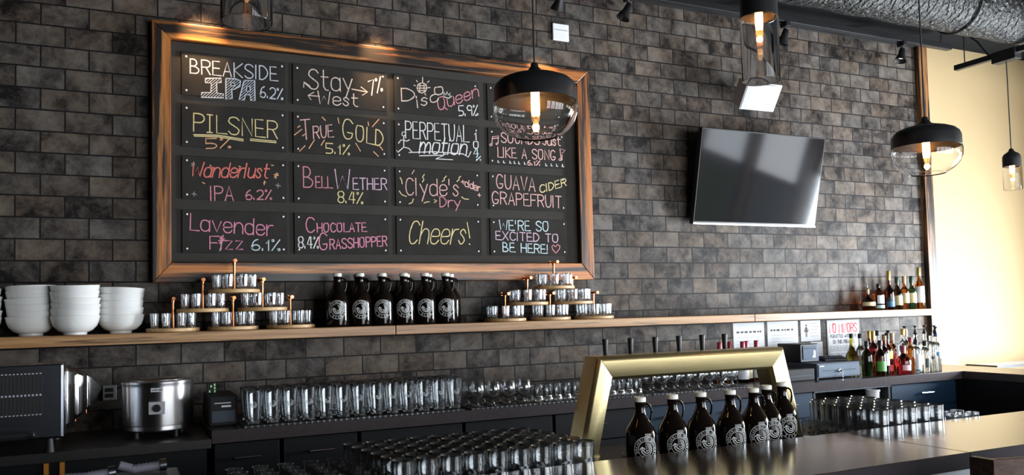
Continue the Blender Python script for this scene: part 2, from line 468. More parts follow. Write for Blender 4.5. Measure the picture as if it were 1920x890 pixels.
for k in range(16):
    x0, z1 = PXS[k % 4] - BX, PZS[k // 4] - BZ
    p = MB().box(x0, x0 + PW, -.0245, -.015, z1 - PH, z1).build('menu_panel', M['panel'], bd, bevel=.0012, seg=1)
    p['label'] = PLAB[k]
    panels.append(p)
    sm = None
    for cx, cz in ((x0+.022, z1-.022), (x0+PW-.022, z1-.022), (x0+.022, z1-PH+.022), (x0+PW-.022, z1-PH+.022)):
        if sm is None:
            o = MB().loft([[(r*math.cos(a*PI/5), y, r*math.sin(a*PI/5)) for a in range(10)] for r, y in ((.0052,0),(.0052,-.002),(.003,-.0038))]).build('screw', M['screw'], p)
            sm = o
        else:
            o = sm.copy(); COL.objects.link(o); o.parent = p
        o.location = (cx, -.0245, cz)

# hand lettering: one-line glyphs on a small grid (x, y digits; y 2 = baseline, 8 = cap height, 6 = x-height)
G = {'A':(4,'02 28 42|14 34'),'B':(4,'02 08|~08 28 37 36 25 05|~05 25 44 43 32 02'),'C':(4,'~47 38 18 06 04 12 32 43'),'D':(4,'02 08|~08 28 46 44 22 02'),
'E':(3.6,'38 08 02 42|05 35'),'F':(3.6,'48 08 02|05 35'),'G':(4.2,'~47 38 18 06 04 12 32 43 44|44 24'),'H':(4,'02 08|42 48|05 45'),'I':(.6,'02 08'),
'#':(2.4,'12 18|02 22|08 28'),'J':(3,'38 33 22 03'),'K':(4,'02 08|48 05 42'),'L':(3.4,'08 02 42'),'M':(4.6,'02 08 23 48 42'),'N':(4,'02 08 42 48'),
'O':(4.4,'~28 08 02 42 48 28'),'P':(3.8,'02 08|~08 38 47 46 35 05'),'Q':(4.4,'~28 08 02 42 48 28|33 51'),'R':(4,'02 08|~08 38 47 46 35 05|25 42'),
'S':(4,'~47 38 18 07 06 25 44 43 32 12 03'),'T':(4,'08 48|28 22'),'U':(4,'~08 04 12 32 44 48'),'V':(4,'08 22 48'),'W':(6,'08 12 36 52 68'),
'X':(4,'02 48|08 42'),'Y':(4,'08 25 48|25 22'),'Z':(4,'08 48 02 42'),'0':(4,'~28 08 02 42 48 28'),'1':(1.4,'06 18 12'),'2':(4,'~07 18 38 47 45 02|02 42'),
'4':(4,'28 04 44|38 32'),'5':(4,'48 08 05|~05 35 44 43 32 02'),'6':(4,'~38 17 04 03 12 32 43 44 35 15 03'),'7':(3.8,'08 48 12'),
'8':(4,'~28 18 07 06 15 35 46 47 38 28|~25 15 04 03 12 32 43 44 35 25'),'9':(4,'~46 35 15 06 07 18 38 47 46 42'),'%':(4.2,'02 48|~08 07 17 18 08|~32 33 43 42 32'),
'.':(.8,'02 03'),"'":(.8,'08 06'),'!':(.8,'08 04|02 03'),' ':(2.4,''),
'a':(4,'~45 36 16 05 03 12 32 43|46 42'),'c':(3.6,'~45 36 16 05 03 12 32 43'),'d':(4,'~45 36 16 05 03 12 32 43|48 42'),'e':(3.8,'~04 44 45 36 16 05 03 12 32 43'),
'h':(3.8,'08 02|~04 16 36 45 42'),'i':(.6,'06 02|08 07'),'l':(.8,'08 02'),'m':(6,'06 02|~04 16 26 35 32|~34 46 56 65 62'),'n':(3.8,'06 02|~04 16 36 45 42'),
'o':(4,'~26 06 02 42 46 26'),'r':(2.6,'06 02|~04 16 36'),'s':(3.2,'~35 26 16 05 24 33 22 12 03'),'t':(3,'18 13 22 32|06 36'),'u':(3.8,'~06 03 12 32 44|46 42'),
'v':(3.8,'06 22 46'),'y':(3.8,'06 23|46 10'),'z':(3.2,'06 36 02 32')}
def glyph(ch):
    w, s = G[ch]; out = []
    for st in s.split('|'):
        if not st: continue
        sm = st[0] == '~'
        pts = [(int(a[0]), int(a[1]) - 2) for a in st.lstrip('~').split()]
        if sm:
            for _ in range(2):
                q = [pts[0]]
                closed = pts[0] == pts[-1]
                for a, b in zip(pts, pts[1:]):
                    q += [(a[0]*.75+b[0]*.25, a[1]*.75+b[1]*.25), (a[0]*.25+b[0]*.75, a[1]*.25+b[1]*.75)]
                if closed: q = q[1:] + [q[1]]
                else: q.append(pts[-1])
                pts = q
        out.append(pts)
    return w, out
def letter(mb, text, x0, z0, x1, z1, cap, w, y, small=1.0, italic=False, extra=0):
    gap = 1.15 if italic else 1.3
    items = []; u = 0
    for i, ch in enumerate(text):
        k = small if (small != 1.0 and i > 0) else 1.0
        gw, st = glyph(ch); items.append((u, k, st)); u += (gw + gap) * k
    u -= gap * k
    L = math.hypot(x1 - x0, z1 - z0); sx = L / max(u, .6) if len(text) > 1 or u > 1.5 else cap / 6
    dx, dz = (x1 - x0) / L, (z1 - z0) / L
    sy = cap / 6
    for uo, k, st in items:
        for pts in st:
            P = []
            for a, b in pts:
                lx = (uo + a*k) * sx + (.20 * b * k * sy if italic else 0); lz = b * k * sy
                P.append((x0 + lx*dx - lz*dz*.3 + random.uniform(-.0006,.0006), z0 + lx*dz + lz + random.uniform(-.0006,.0006)))
            mb.ribbon(P, w, y)

TEXTS=[(0, 'BREAKSIDE', -2.455, 2.626, -2.035, 2.628, 0.071, 'w', ''),
(0, '6.2%', -2.122, 2.535, -2.009, 2.532, 0.056, 'w', ''),
(1, 'Stay', -1.873, 2.602, -1.645, 2.606, 0.105, 's', ''),
(1, 'West', -1.826, 2.526, -1.614, 2.53, 0.067, 's', ''),
(1, '7%', -1.544, 2.596, -1.473, 2.63, 0.076, 'l', ''),
(4, 'P#LSNER', -2.441, 2.337, -2.038, 2.327, 0.089, 'y', '1.0'),
(4, '5%', -2.384, 2.254, -2.265, 2.264, 0.05, 'o', ''),
(5, 'TRUE', -1.914, 2.329, -1.748, 2.356, 0.104, 'k', '.62'),
(5, 'GOLD', -1.699, 2.354, -1.478, 2.322, 0.106, 'y', '.8'),
(5, '5.1%', -1.788, 2.267, -1.661, 2.264, 0.053, 'y', ''),
(8, 'Wanderlust', -2.455, 2.109, -2.089, 2.12, 0.072, 'r', 'i'),
(8, 'IPA', -2.363, 1.995, -2.257, 1.999, 0.071, 'p', ''),
(8, '6.2%', -2.197, 2.005, -2.069, 2.011, 0.048, 'p', ''),
(9, 'BELL', -1.907, 2.081, -1.759, 2.083, 0.107, 'p', '.55'),
(9, 'WETHER', -1.741, 2.077, -1.46, 2.086, 0.106, 'v', '.58'),
(9, '8.4%', -1.728, 2.007, -1.593, 2.004, 0.06, 'y', ''),
(12, 'Lavender', -2.459, 1.846, -2.069, 1.823, 0.081, 'm', ''),
(12, 'Fizz', -2.369, 1.753, -2.212, 1.753, 0.064, 'm', ''),
(12, '6.1%', -2.17, 1.75, -2.029, 1.749, 0.055, 'c', ''),
(13, 'CHOCOLATE', -1.896, 1.845, -1.577, 1.856, 0.077, 'm', '.6'),
(13, 'GRASSHOPPER', -1.829, 1.754, -1.464, 1.781, 0.087, 'm', '.6'),
(13, '8.4%', -1.937, 1.764, -1.833, 1.763, 0.058, 'l', ''),
(2, 'D', -1.366, 2.582, -1.29, 2.589, 0.07, 's', ''),
(2, 'isc', -1.275, 2.553, -1.153, 2.601, 0.063, 's', 'n'),
(2, 'o', -1.172, 2.633, -1.121, 2.643, 0.064, 's', 'n'),
(2, 'Queen', -1.15, 2.547, -0.904, 2.65, 0.069, 'p', ''),
(2, '5.9%', -1.027, 2.527, -0.909, 2.54, 0.057, 'l', ''),
(6, 'PERPETUAL', -1.347, 2.377, -0.974, 2.379, 0.094, 'l', ''),
(6, 'motion', -1.272, 2.298, -0.992, 2.304, 0.093, 'l', 'in'),
(6, '1', -0.933, 2.395, -0.919, 2.396, 0.047, 'l', ''),
(6, '0', -0.942, 2.345, -0.913, 2.347, 0.04, 'l', ''),
(6, '4', -0.943, 2.299, -0.912, 2.301, 0.042, 'c', ''),
(6, '%', -0.927, 2.275, -0.898, 2.279, 0.023, 'c', ''),
(7, 'SOUNDS', -0.766, 2.391, -0.516, 2.394, 0.058, 'k', ''),
(7, 'Just', -0.494, 2.393, -0.373, 2.397, 0.057, 'k', ''),
(7, 'LIKE A SONG', -0.79, 2.304, -0.411, 2.307, 0.058, 'k', ''),
(7, '6.1%', -0.6, 2.268, -0.516, 2.27, 0.027, 'k', ''),
(10, "Clyde's", -1.351, 2.061, -1.039, 2.067, 0.094, 'k', ''),
(10, 'Dry', -1.154, 2.002, -1.033, 2.003, 0.057, 'p', ''),
(10, 'cider', -1.002, 2.125, -0.911, 2.097, 0.04, 'k', ''),
(11, 'GUAVA', -0.803, 2.123, -0.554, 2.113, 0.08, 'k', ''),
(11, 'GRAPEFRUIT', -0.833, 2.032, -0.379, 2.02, 0.07, 'k', ''),
(11, 'CIDER', -0.519, 2.105, -0.34, 2.157, 0.044, 'y', ''),
(14, 'Cheers', -1.345, 1.793, -1.011, 1.795, 0.125, 'y', 'i'),
(15, "WE'RE SO", -0.791, 1.88, -0.47, 1.878, 0.057, 'c', ''),
(15, 'EXCITED TO', -0.815, 1.824, -0.406, 1.812, 0.048, 'v', ''),
(15, 'BE HERE!', -0.772, 1.756, -0.476, 1.746, 0.051, 'c', '')]
MARKS=[(1,'s',[[(-1.901,2.608),(-1.899,2.636),(-1.873,2.62)],[(-1.899,2.633),(-1.86,2.602)],[(-1.645,2.622),(-1.562,2.614)],[(-1.594,2.638),(-1.558,2.614),(-1.587,2.594)],[(-1.877,2.566),(-1.819,2.567)],[(-1.849,2.585),(-1.879,2.566),(-1.864,2.545)]]),
(4,'y',[[(-2.441,2.319),(-2.327,2.324),(-2.207,2.311)],[(-2.438,2.312),(-2.327,2.316),(-2.207,2.303)],[(-2.172,2.316),(-2.045,2.313)],[(-2.172,2.308),(-2.045,2.305)]]),
(5,'o',[[(-1.951,2.352),(-1.913,2.384)],[(-1.91,2.35),(-1.895,2.361)],[(-1.925,2.269),(-1.897,2.299)],[(-1.877,2.286),(-1.848,2.333)],[(-1.813,2.307),(-1.796,2.335)],[(-1.806,2.457),(-1.789,2.441)],[(-1.722,2.459),(-1.717,2.431)],[(-1.558,2.45),(-1.556,2.432)],[(-1.535,2.426),(-1.498,2.469)],[(-1.628,2.33),(-1.603,2.289)],[(-1.497,2.324),(-1.479,2.302)],[(-1.53,2.29),(-1.504,2.266)],[(-1.934,2.393),(-1.922,2.402)]]),
(6,'l',[[(-1.329,2.298),(-1.183,2.311),(-1.008,2.309),(-.976,2.293),(-.959,2.325)],[(-1.269,2.283),(-1.12,2.296),(-1.176,2.271),(-1.073,2.272)],[(-1.358,2.388),(-1.359,2.326),(-1.394,2.295),(-1.401,2.305)],[(-1.359,2.326),(-1.329,2.32),(-1.314,2.303)],[(-1.389,2.346),(-1.374,2.365),(-1.359,2.364),(-1.342,2.36),(-1.327,2.368)],[(-1.358,2.412),(-1.346,2.407),(-1.349,2.393),(-1.36,2.387),(-1.369,2.393),(-1.367,2.406),(-1.358,2.412)]]),
(7,'k',[[(-.827,2.371),(-.823,2.42),(-.784,2.428),(-.788,2.382)],[(-.823,2.409),(-.784,2.417)],[(-.827,2.371),(-.837,2.365),(-.842,2.373),(-.832,2.38),(-.825,2.375)],[(-.788,2.382),(-.799,2.374),(-.802,2.382),(-.793,2.387),(-.787,2.384)],[(-.371,2.309),(-.378,2.379),(-.342,2.37),(-.363,2.353)]]),
(7,'k',[[(-.379,2.307),(-.389,2.31),(-.382,2.319),(-.365,2.317),(-.365,2.342)],[(-.379,2.307),(-.366,2.313)]]),
(7,'l',[[(-.791,2.283),(-.791,2.272),(-.783,2.273)],[(-.755,2.283),(-.755,2.272),(-.747,2.272)],[(-.714,2.284),(-.715,2.273),(-.706,2.272)],[(-.686,2.284),(-.686,2.272),(-.678,2.272)],[(-.657,2.283),(-.657,2.271),(-.649,2.271)],[(-.62,2.283),(-.62,2.271),(-.612,2.272)],[(-.478,2.282),(-.478,2.27),(-.469,2.27)],[(-.441,2.283),(-.441,2.27),(-.433,2.271)],[(-.405,2.283),(-.405,2.271),(-.397,2.271)],[(-.366,2.282),(-.367,2.271),(-.355,2.27)]]),
(8,'o',[[(-2.056,2.139),(-2.035,2.136)],[(-2.045,2.148),(-2.047,2.12)],[(-2.055,2.125),(-2.037,2.145)],[(-2.109,2.094),(-2.098,2.097)],[(-2.104,2.104),(-2.106,2.085)],[(-2.228,2.174),(-2.22,2.17)],[(-2.069,2.187),(-2.059,2.186)],[(-2.402,2.084),(-2.392,2.078)],[(-2.366,2.171),(-2.361,2.167)]]),
(8,'g',[[(-2.047,2.085),(-2.026,2.082)],[(-2.036,2.093),(-2.038,2.072)],[(-2.449,2.025),(-2.431,2.022)],[(-2.44,2.034),(-2.441,2.014)],[(-2.451,2.175),(-2.438,2.167)],[(-2.438,2.177),(-2.451,2.164)]]),
(12,'m',[[(-2.321,1.812),(-2.312,1.789)],[(-2.306,1.822),(-2.315,1.789)],[(-2.328,1.796),(-2.3,1.796)],[(-2.325,1.783),(-2.301,1.806)]]),
(12,'c',[[(-2.312,1.789),(-2.322,1.746)]]),
(2,'s',[[(-1.242,2.727),(-1.243,2.695)],[(-1.247,2.695),(-1.223,2.689),(-1.218,2.669),(-1.227,2.647),(-1.248,2.637),(-1.268,2.643),(-1.277,2.663),(-1.269,2.685),(-1.247,2.695)],[(-1.272,2.676),(-1.222,2.681)],[(-1.276,2.662),(-1.218,2.668)],[(-1.271,2.649),(-1.224,2.653)],[(-1.257,2.692),(-1.262,2.639)],[(-1.235,2.694),(-1.234,2.642)],[(-1.214,2.7),(-1.204,2.71)],[(-1.211,2.671),(-1.199,2.673)],[(-1.293,2.678),(-1.286,2.674)],[(-1.279,2.705),(-1.273,2.698)],[(-1.231,2.635),(-1.226,2.628)]]),
(2,'l',[[(-1.117,2.634),(-1.116,2.653),(-1.105,2.639),(-1.098,2.659),(-1.09,2.641),(-1.079,2.655),(-1.083,2.636),(-1.067,2.638),(-1.089,2.622),(-1.111,2.626),(-1.117,2.634)]]),
(10,'k',[[(-1.315,2.18),(-1.302,2.2)],[(-1.024,2.148),(-1.003,2.151)],[(-1.014,2.158),(-1.012,2.137)],[(-.923,2.078),(-.905,2.075)],[(-.913,2.087),(-.914,2.068)]]),
(10,'y',[[(-1.255,2.137),(-1.245,2.152),(-1.254,2.163),(-1.243,2.18)],[(-1.138,2.145),(-1.125,2.154),(-1.126,2.164),(-1.113,2.177)],[(-1.049,2.15),(-1.035,2.161),(-1.037,2.171),(-1.025,2.18)],[(-1.383,2.156),(-1.375,2.142),(-1.372,2.122)],[(-1.389,2.081),(-1.376,2.062),(-1.349,2.053)],[(-1.334,2.013),(-1.316,2.021),(-1.31,2.04)],[(-1.248,2.02),(-1.228,2.028),(-1.217,2.028)],[(-1.022,2.062),(-1.005,2.052),(-.98,2.051)],[(-1.187,2.041),(-1.172,2.035),(-1.187,2.025)]]),
(14,'y',[[(-.992,1.919),(-.984,1.873),(-.978,1.83)],[(-.983,1.797),(-.977,1.793)]]),
(15,'p',[[(-.425,1.747),(-.446,1.771),(-.451,1.787),(-.441,1.797),(-.427,1.786),(-.411,1.8),(-.396,1.792),(-.399,1.775),(-.425,1.747)]])]
BLOCKS=[[(-2.386,2.606),(-2.31,2.615),(-2.31,2.593),(-2.332,2.588),(-2.331,2.537),(-2.3,2.535),(-2.299,2.515),(-2.406,2.509),(-2.404,2.533),(-2.36,2.537),(-2.357,2.585),(-2.385,2.585)],[(-2.288,2.616),(-2.24,2.618),(-2.217,2.61),(-2.221,2.581),(-2.25,2.563),(-2.26,2.561),(-2.258,2.516),(-2.289,2.509)],[(-2.2,2.614),(-2.148,2.619),(-2.147,2.515),(-2.169,2.514),(-2.17,2.541),(-2.194,2.542),(-2.199,2.513),(-2.225,2.512)]]
HOLES=[[(-2.264,2.597),(-2.245,2.596),(-2.246,2.584),(-2.263,2.578)],[(-2.186,2.584),(-2.171,2.586),(-2.171,2.561),(-2.19,2.56)]]
chalks = {}
def ck(p, c): return chalks.setdefault((p, c), MB())
for p, t, x0, z0, x1, z1, cap, c, o in TEXTS:
    sm = float(o) if o and o[0] in '.1' else 1.0
    wd = .0070 if (o == 'in' or c == 'r') else .0058
    letter(ck(p, c), t, x0, z0, x1, z1, cap, wd, PY, small=sm, italic='i' in o)
for p, c, ss in MARKS:
    for s in ss: ck(p, c).ribbon(s, .0052, PY)
def inside(poly, x, z):
    r = False; j = len(poly) - 1
    for i in range(len(poly)):
        (xi, zi), (xj, zj) = poly[i], poly[j]
        if (zi > z) != (zj > z) and x < (xj-xi)*(z-zi)/(zj-zi) + xi: r = not r
        j = i
    return r
for poly in BLOCKS + HOLES: ck(0, 'w').ribbon(poly + [poly[0]], .0056, PY)
for poly in BLOCKS:
    xs_ = [a for a, b in poly]; zs_ = [b for a, b in poly]
    c0 = min(xs_) - (max(zs_) - min(zs_))
    while c0 < max(xs_):
        run = []
        for k in range(80):
            z = min(zs_) + (max(zs_) - min(zs_)) * k / 79; x = c0 + (z - min(zs_)) * 1.0
            if inside(poly, x, z) and not any(inside(h, x, z) for h in HOLES): run.append((x, z))
            else:
                if len(run) > 3: ck(0, 'w').ribbon([run[0], run[-1]], .0030, PY)
                run = []
        if len(run) > 3: ck(0, 'w').ribbon([run[0], run[-1]], .0030, PY)
        c0 += .0135
for (p, c), mb in chalks.items():
    mb.v = [(a - BX, b, d - BZ) for a, b, d in mb.v]
    o = mb.build('chalk_lettering', M['ch_'+c], panels[p], smooth=False, fix=False)
    o['label'] = CHN[c].replace('_', ' ') + ' chalk lettering'

# ------------------------------------------------------------------ wall shelf (three oak boards)
SZ = 1.353
sh = thing('wall_shelf', 'long oak wall shelf of end-jointed boards running the length of the tile wall', 'shelf', (0, 0, SZ))
for a, b in ((-4.6, -1.502), (-1.4985, .862), (.8655, 2.64)):
    MB().box(a, b, -.272, -.001, -.047, 0).build('shelf_board', M['shelf'], sh, bevel=.003)

# ------------------------------------------------------------------ counters and cabinets
CZ = .935
bc = thing('back_counter', 'grey-brown stone back counter under the wall shelf, from the black register printer to the corner', 'counter', (0, 0, 0))
wtp = MB().box(-2.42, 2.76, -.603, -.001, CZ - .052, CZ).build('worktop', M['counter'], bc, bevel=.002)
MB().box(-2.42, 2.335, -.606, -.6032, CZ - .0525, CZ - .0015).build('edge_band', M['counteredge'], wtp, smooth=False)
rcn = thing('return_counter', 'dark return counter closing the bar at the far end beside the cream wall', 'counter', (0, 0, 0))
MB().box(2.34, 2.76, -1.853, -.6065, CZ - .052, CZ).build('worktop', M['counter'], rcn, bevel=.004)
MB().box(2.342, 2.38, -1.84, -.61, .02, CZ - .054).build('inner_panel', M['shadecab'], rcn, smooth=False)
MB().box(2.72, 2.75, -1.84, -.61, .02, CZ - .054).build('outer_panel', M['shadecab'], rcn, smooth=False)
MB().box(2.340, 2.375, -.602, -.30, .02, CZ - .054).build('corner_post', M['shadecab'], bc, smooth=False)
sc = thing('side_counter', 'lower dark side worktop carrying the toaster oven and steel warmer', 'counter', (0, 0, 0))
MB().box(-4.6, -2.424, -.62, -.001, .865, .905).build('worktop', M['sidecounter'], sc, bevel=.003)
MB().box(-4.6, -2.44, -.60, -.57, .02, .863).build('front_panel', M['shadecab'], sc, smooth=False)
for x in (-3.04, -2.985):
    MB().box(x, x + .017, -.606, -.60, .80, .862).build('amber_tag', plain('amber_plastic', (.55,.22,.03), .4) if 'amber' not in M else M['amber'], sc)
    M['amber'] = bpy.data.materials['amber_plastic']
cabs = [(-2.41,-2.13,'dark'),(-2.12,-1.78,'dark'),(-1.77,-1.26,'dark'),(-1.25,-.76,'dark'),(-.75,-.26,'dark'),(-.25,.20,'navy'),(.21,.62,'navy'),(.63,1.035,'navy'),(1.71,2.332,'navy')]
cl = ['dark base cabinet under the back counter, {} from the side worktop'.format(ORD[k]) for k in range(5)] + \
     ['navy base cabinet under the counter, {} to the left of the open niche'.format(w) for w in ('third', 'second', 'next')] + ['navy base cabinet between the open niche and the counter corner']
for k, (a, b, m) in enumerate(cabs):
    mm = M['navy'] if m == 'navy' else M['shadecab']
    c = thing('base_cabinet', cl[k], 'cabinet', ((a+b)/2, -.3, 0), 0, 'base cabinets under the back counter')
    hw = (b - a)/2
    MB().box(-hw, hw, -.24, .28, .08, .88).build('carcass', mm, c, smooth=False)
    d = MB().box(-hw + .004, hw - .004, -.262, -.241, .725, .872).build('drawer', mm, c, bevel=.002)
    MB().tube([(-.055,-.268,.81),(-.055,-.287,.81),(.055,-.287,.81),(.055,-.268,.81)], .0045, 8).build('handle', M['steel'], d)
    e = MB().box(-hw + .004, hw - .004, -.262, -.241, .09, .718).build('door', mm, c, bevel=.002)
    MB().tube([(hw-.05,-.268,.66),(hw-.05,-.287,.66),(hw-.05,-.287,.55),(hw-.05,-.268,.55)], .0045, 8).build('handle', M['steel'], e)
n = thing('open_cabinet', 'open dark niche cabinet between two navy cabinets', 'cabinet', (1.372, -.3, 0))
MB().box(-.332, -.314, -.26, .28, .08, .88).box(.314, .332, -.26, .28, .08, .88).box(-.314, .314, .26, .28, .08, .88).box(-.314, .314, -.26, .28, .08, .1).build('carcass', M['cavity'], n, smooth=False)
MB().box(-.313, .313, -.25, .259, .655, .672).build('shelf', M['cavity'], n, smooth=False)
MB().box(-.332, .332, -.268, -.261, .868, .881).build('face_rail', M['brushed'], n, smooth=False)
cup = thing('plastic_tub', 'white plastic tub standing in the open niche', 'tub', (1.625, -.49, .672))
MB().lathe([(0,0),(.034,0),(.042,.162),(.046,.165),(.046,.176),(.041,.176),(.033,.005),(0,.005)], 24).build('body', M['white'], cup)
jar = thing('plastic_tub', 'low pale container beside the white tub in the niche', 'tub', (1.44, -.49, .672))
MB().lathe([(0,0),(.05,0),(.06,.10),(.064,.102),(.064,.108),(.058,.108),(.048,.005),(0,.005)], 24).build('body', M['paper'], jar)

# front bar
BT = .89
bar = thing('bar_counter', 'front bar with a glossy dark brown top and blue-grey panelled front', 'bar', (0, 0, 0))
for a, b in ((-4.6, -.1265), (-.1235, 2.98)):
    tp = MB().box(a, b, -2.4115, -1.856, BT - .055, BT).build('bar_top', M['bartop'], bar, bevel=.002)
    MB().box(a, b, -2.4145, -2.4117, BT - .0555, BT - .0015).build('edge_band', M['baredge'], tp, smooth=False)
MB().box(-4.6, 2.98, -2.34, -2.31, .02, BT - .056).build('front_panel', M['barfront'], bar, smooth=False)
MB().box(-4.6, 2.34, -1.93, -1.91, .02, BT - .056).build('rear_panel', M['shadecab'], bar, smooth=False)
UZ = .803
ub = thing('underbar_counter', 'low black work counter behind the front bar under the glasses', 'counter', (0, 0, 0))
MB().box(-4.6, .80, -1.85, -1.16, UZ - .04, UZ).build('worktop', M['rubber'], ub, bevel=.003)
MB().box(-4.6, .80, -1.22, -1.19, .02, UZ - .042).build('rear_panel', M['shadecab'], ub, smooth=False)
dt = thing('drip_tray', 'stainless drip tray between the legs of the brass tap tower', 'tray', (-.49, -1.50, UZ + .001))
MB().box(-.42, .42, -.055, .055, 0, .004).box(-.42, .42, -.06, -.055, 0, .02).box(-.42, .42, .055, .06, 0, .02).box(-.425, -.42, -.06, .06, 0, .02).box(.42, .425, -.06, .06, 0, .02).build('pan', M['brushed'], dt)
g_ = MB()
for k in range(28): g_.box(-.41 + k*.03, -.398 + k*.03, -.054, .054, .014, .018)
g_.build('grate', M['steel'], dt)
gm = thing('bar_mat', 'black rubber bar mat under the growlers behind the bar', 'bar mat', (-.63, -1.745, UZ), 0, 'rubber bar mats')
MB().box(-.48, .36, -.075, .075, 0, .0095).build('mat', M['rubber'], gm, bevel=.002)
MB().box(-.478, .358, -.0765, -.0755, .001, .008).build('edge_ribs', M['dgrey'], gm)
bxk = thing('underbar_cooler', 'low black cooler box below the bar carrying ribbed hoses', 'cooler', (-2.83, -1.38, UZ))
MB().box(-.30, .24, -.16, .16, .004, .100).build('cabinet', M['black'], bxk, bevel=.006)
MB().box(-.29, .23, -.1645, -.1605, .015, .09).build('front_panel', M['dgrey'], bxk, bevel=.002)

# bar stool at the front of the bar
st = thing('bar_stool', 'dark brown wooden bar stool with curved back at the front edge of the bar', 'bar stool', (-.205, -2.66, 0))
r0 = []
for k in range(11):
    a = -.205 + .41*k/10; yb = -.012 - .045*(1 - (a/.205)**2)
    r0.append((a, yb))
MB().loft([[(x, y - .012, .76), (x, y + .012, .76), (x, y + .010, .935), (x, y - .010, .935)] for x, y in r0]).build('backrest', M['stool'], st, bevel=.003)
MB().box(-.19, .19, .02, .30, .62, .65).build('seat', M['stool'], st, bevel=.008)
for s_ in (-1, 1):
    MB().loft([[(s_*.205 + dx, dy, z) for dx, dy in ((-.012,-.045),(.012,-.045),(.012,.035),(-.012,.035))] for z in (.60, .75, .937)]).build('back_post', M['stool'], st, bevel=.003)
    MB().tube([(s_*.19, .0, .62), (s_*.215, -.02, .0)], [.016,.014], 8).build('leg', M['stool'], st)
    MB().tube([(s_*.18, .27, .62), (s_*.205, .295, .0)], [.016,.014], 8).build('leg', M['stool'], st)
MB().tube([(-.195,-.01,.3),(.195,-.01,.3),(.195,.28,.3),(-.195,.28,.3)], .010, 8, True).build('footrest', M['black'], st)

# ------------------------------------------------------------------ brass tap tower
tw = thing('tap_tower', 'brass trapezoid draft beer tower with six black tap handles', 'tap tower', (-.48, -1.40, UZ + .001))
zt = 1.213 - UZ
# cross-section: (inset from the outside, depth from the front)
SEC = [(0, .115), (0, .016), (.012, .002), (.018, .0), (.086, .010), (.098, .030), (.098, .115)]
def ring(u, d):      # frame path inset by u: bottom-left, top-left, top-right, bottom-right
    sl = .125 / zt
    ex = u * math.sqrt(1 + sl*sl)
    xb = .608; xtp = .506
    s_ = (xb - xtp) / zt
    return [(-(xb - ex), d, 0), (-(xtp - ex + s_*u), d, zt - u), ((xtp - ex + s_*u), d, zt - u), ((xb - ex), d, 0)]
def tower_seg(i, name):
    m = MB(); vs = []
    for u, d in SEC:
        R_ = ring(u, d); vs.append((R_[i], R_[i+1]))
    n_ = len(SEC)
    m.v = [v[0] for v in vs] + [v[1] for v in vs]
    for k in range(n_):
        j = (k+1) % n_
        m.f.append((k, j, n_+j, n_+k)); m.m.append(0)
    m.f.append(tuple(range(n_))); m.m.append(0); m.f.append(tuple(range(2*n_-1, n_-1, -1))); m.m.append(0)
    return m.build(name, M['brass'], tw, bevel=.0022, seg=2, ang=25)
tower_seg(0, 'leg'); tower_seg(1, 'crossbeam'); tower_seg(2, 'leg')
for x in (-.56, .56):
    MB().lathe([(0,0),(.072,0),(.072,.006),(.05,.010),(0,.010)], 28, (x, .06, 0)).build('foot_flange', M['brass'], tw)
for k in range(6):
    x = -.387 + .131*k
    h = MB().lathe([(0,.0),(.0085,.0),(.0095,.02),(.0125,.075),(.0135,.088),(.012,.09),(0,.09)], 16, (x, .138, zt - .022)).build('tap_handle', M['satin'], tw)
    MB().tube([(x, .114, zt - .055), (x, .138, zt - .055), (x, .138, zt - .022)], [.011,.011,.008], 10).tube([(x, .138, zt - .055), (x, .168, zt - .09), (x, .172, zt - .13)], [.010,.008,.007], 10).build('faucet', M['steel'], h)

# ------------------------------------------------------------------ growlers
def ring_text(mb, text, rad, a0, a1, cap, w, flip=False):
    n = len(text)
    for i, ch in enumerate(text):
        a = a0 + (a1 - a0) * (i / max(1, n - 1))
        gw, sts = glyph(ch)
        for pts in sts:
            P = []
            for x, y in pts:
                lx = (x - gw/2) / 6 * cap; ly = (y - 3) / 6 * cap
                if flip: rr = rad - ly; aa = a + lx / rad
                else: rr = rad + ly; aa = a - lx / rad
                P.append((rr*math.cos(aa), rr*math.sin(aa)))
            mb.ribbon(P, w, 0)
def arc(r, a0, a1, n=28, cx=0, cz=0): return [(cx + r*math.cos(a0 + (a1-a0)*k/n), cz + r*math.sin(a0 + (a1-a0)*k/n)) for k in range(n+1)]
def taper(mb, r0, r1, w0, w1, a0, a1, cx, cz, n=26):
    vs = []
    for k in range(n+1):
        t = k/n; a = a0 + (a1-a0)*t; r = r0 + (r1-r0)*t; w = w0 + (w1-w0)*t
        vs += [(cx + (r+w/2)*math.cos(a), 0, cz + (r+w/2)*math.sin(a)), (cx + (r-w/2)*math.cos(a), 0, cz + (r-w/2)*math.sin(a))]
    mb.add(vs, [(2*k, 2*k+1, 2*k+3, 2*k+2) for k in range(n)])
def swirl(mb, R):
    taper(mb, R*.80, R*.86, R*.17, R*.05, math.radians(188), math.radians(448), 0, 0)
    taper(mb, R*.50, R*.62, R*.17, R*.04, math.radians(186), math.radians(440), R*.03, R*.02)
    taper(mb, R*.22, R*.36, R*.14, R*.04, math.radians(215), math.radians(430), R*.10, R*.05)
    mb.ribbon([(-R*.98, R*.02), (-R*.70, R*.36), (-R*.30, R*.10)], R*.15, 0)
    mb.ribbon([(-R*.70, R*.30), (-R*.64, -R*.10)], R*.15, 0)
def wrap(mb, rad, z, rz_=0):                  # bend a flat print round a cylinder that faces -y
    out = []
    for x, y, zz in mb.v:
        rr = rad(zz + z) if callable(rad) else rad
        a = x / rr
        out.append(((rr - y)*math.sin(a), -(rr - y)*math.cos(a), z + zz))
    mb.v = out
    return mb
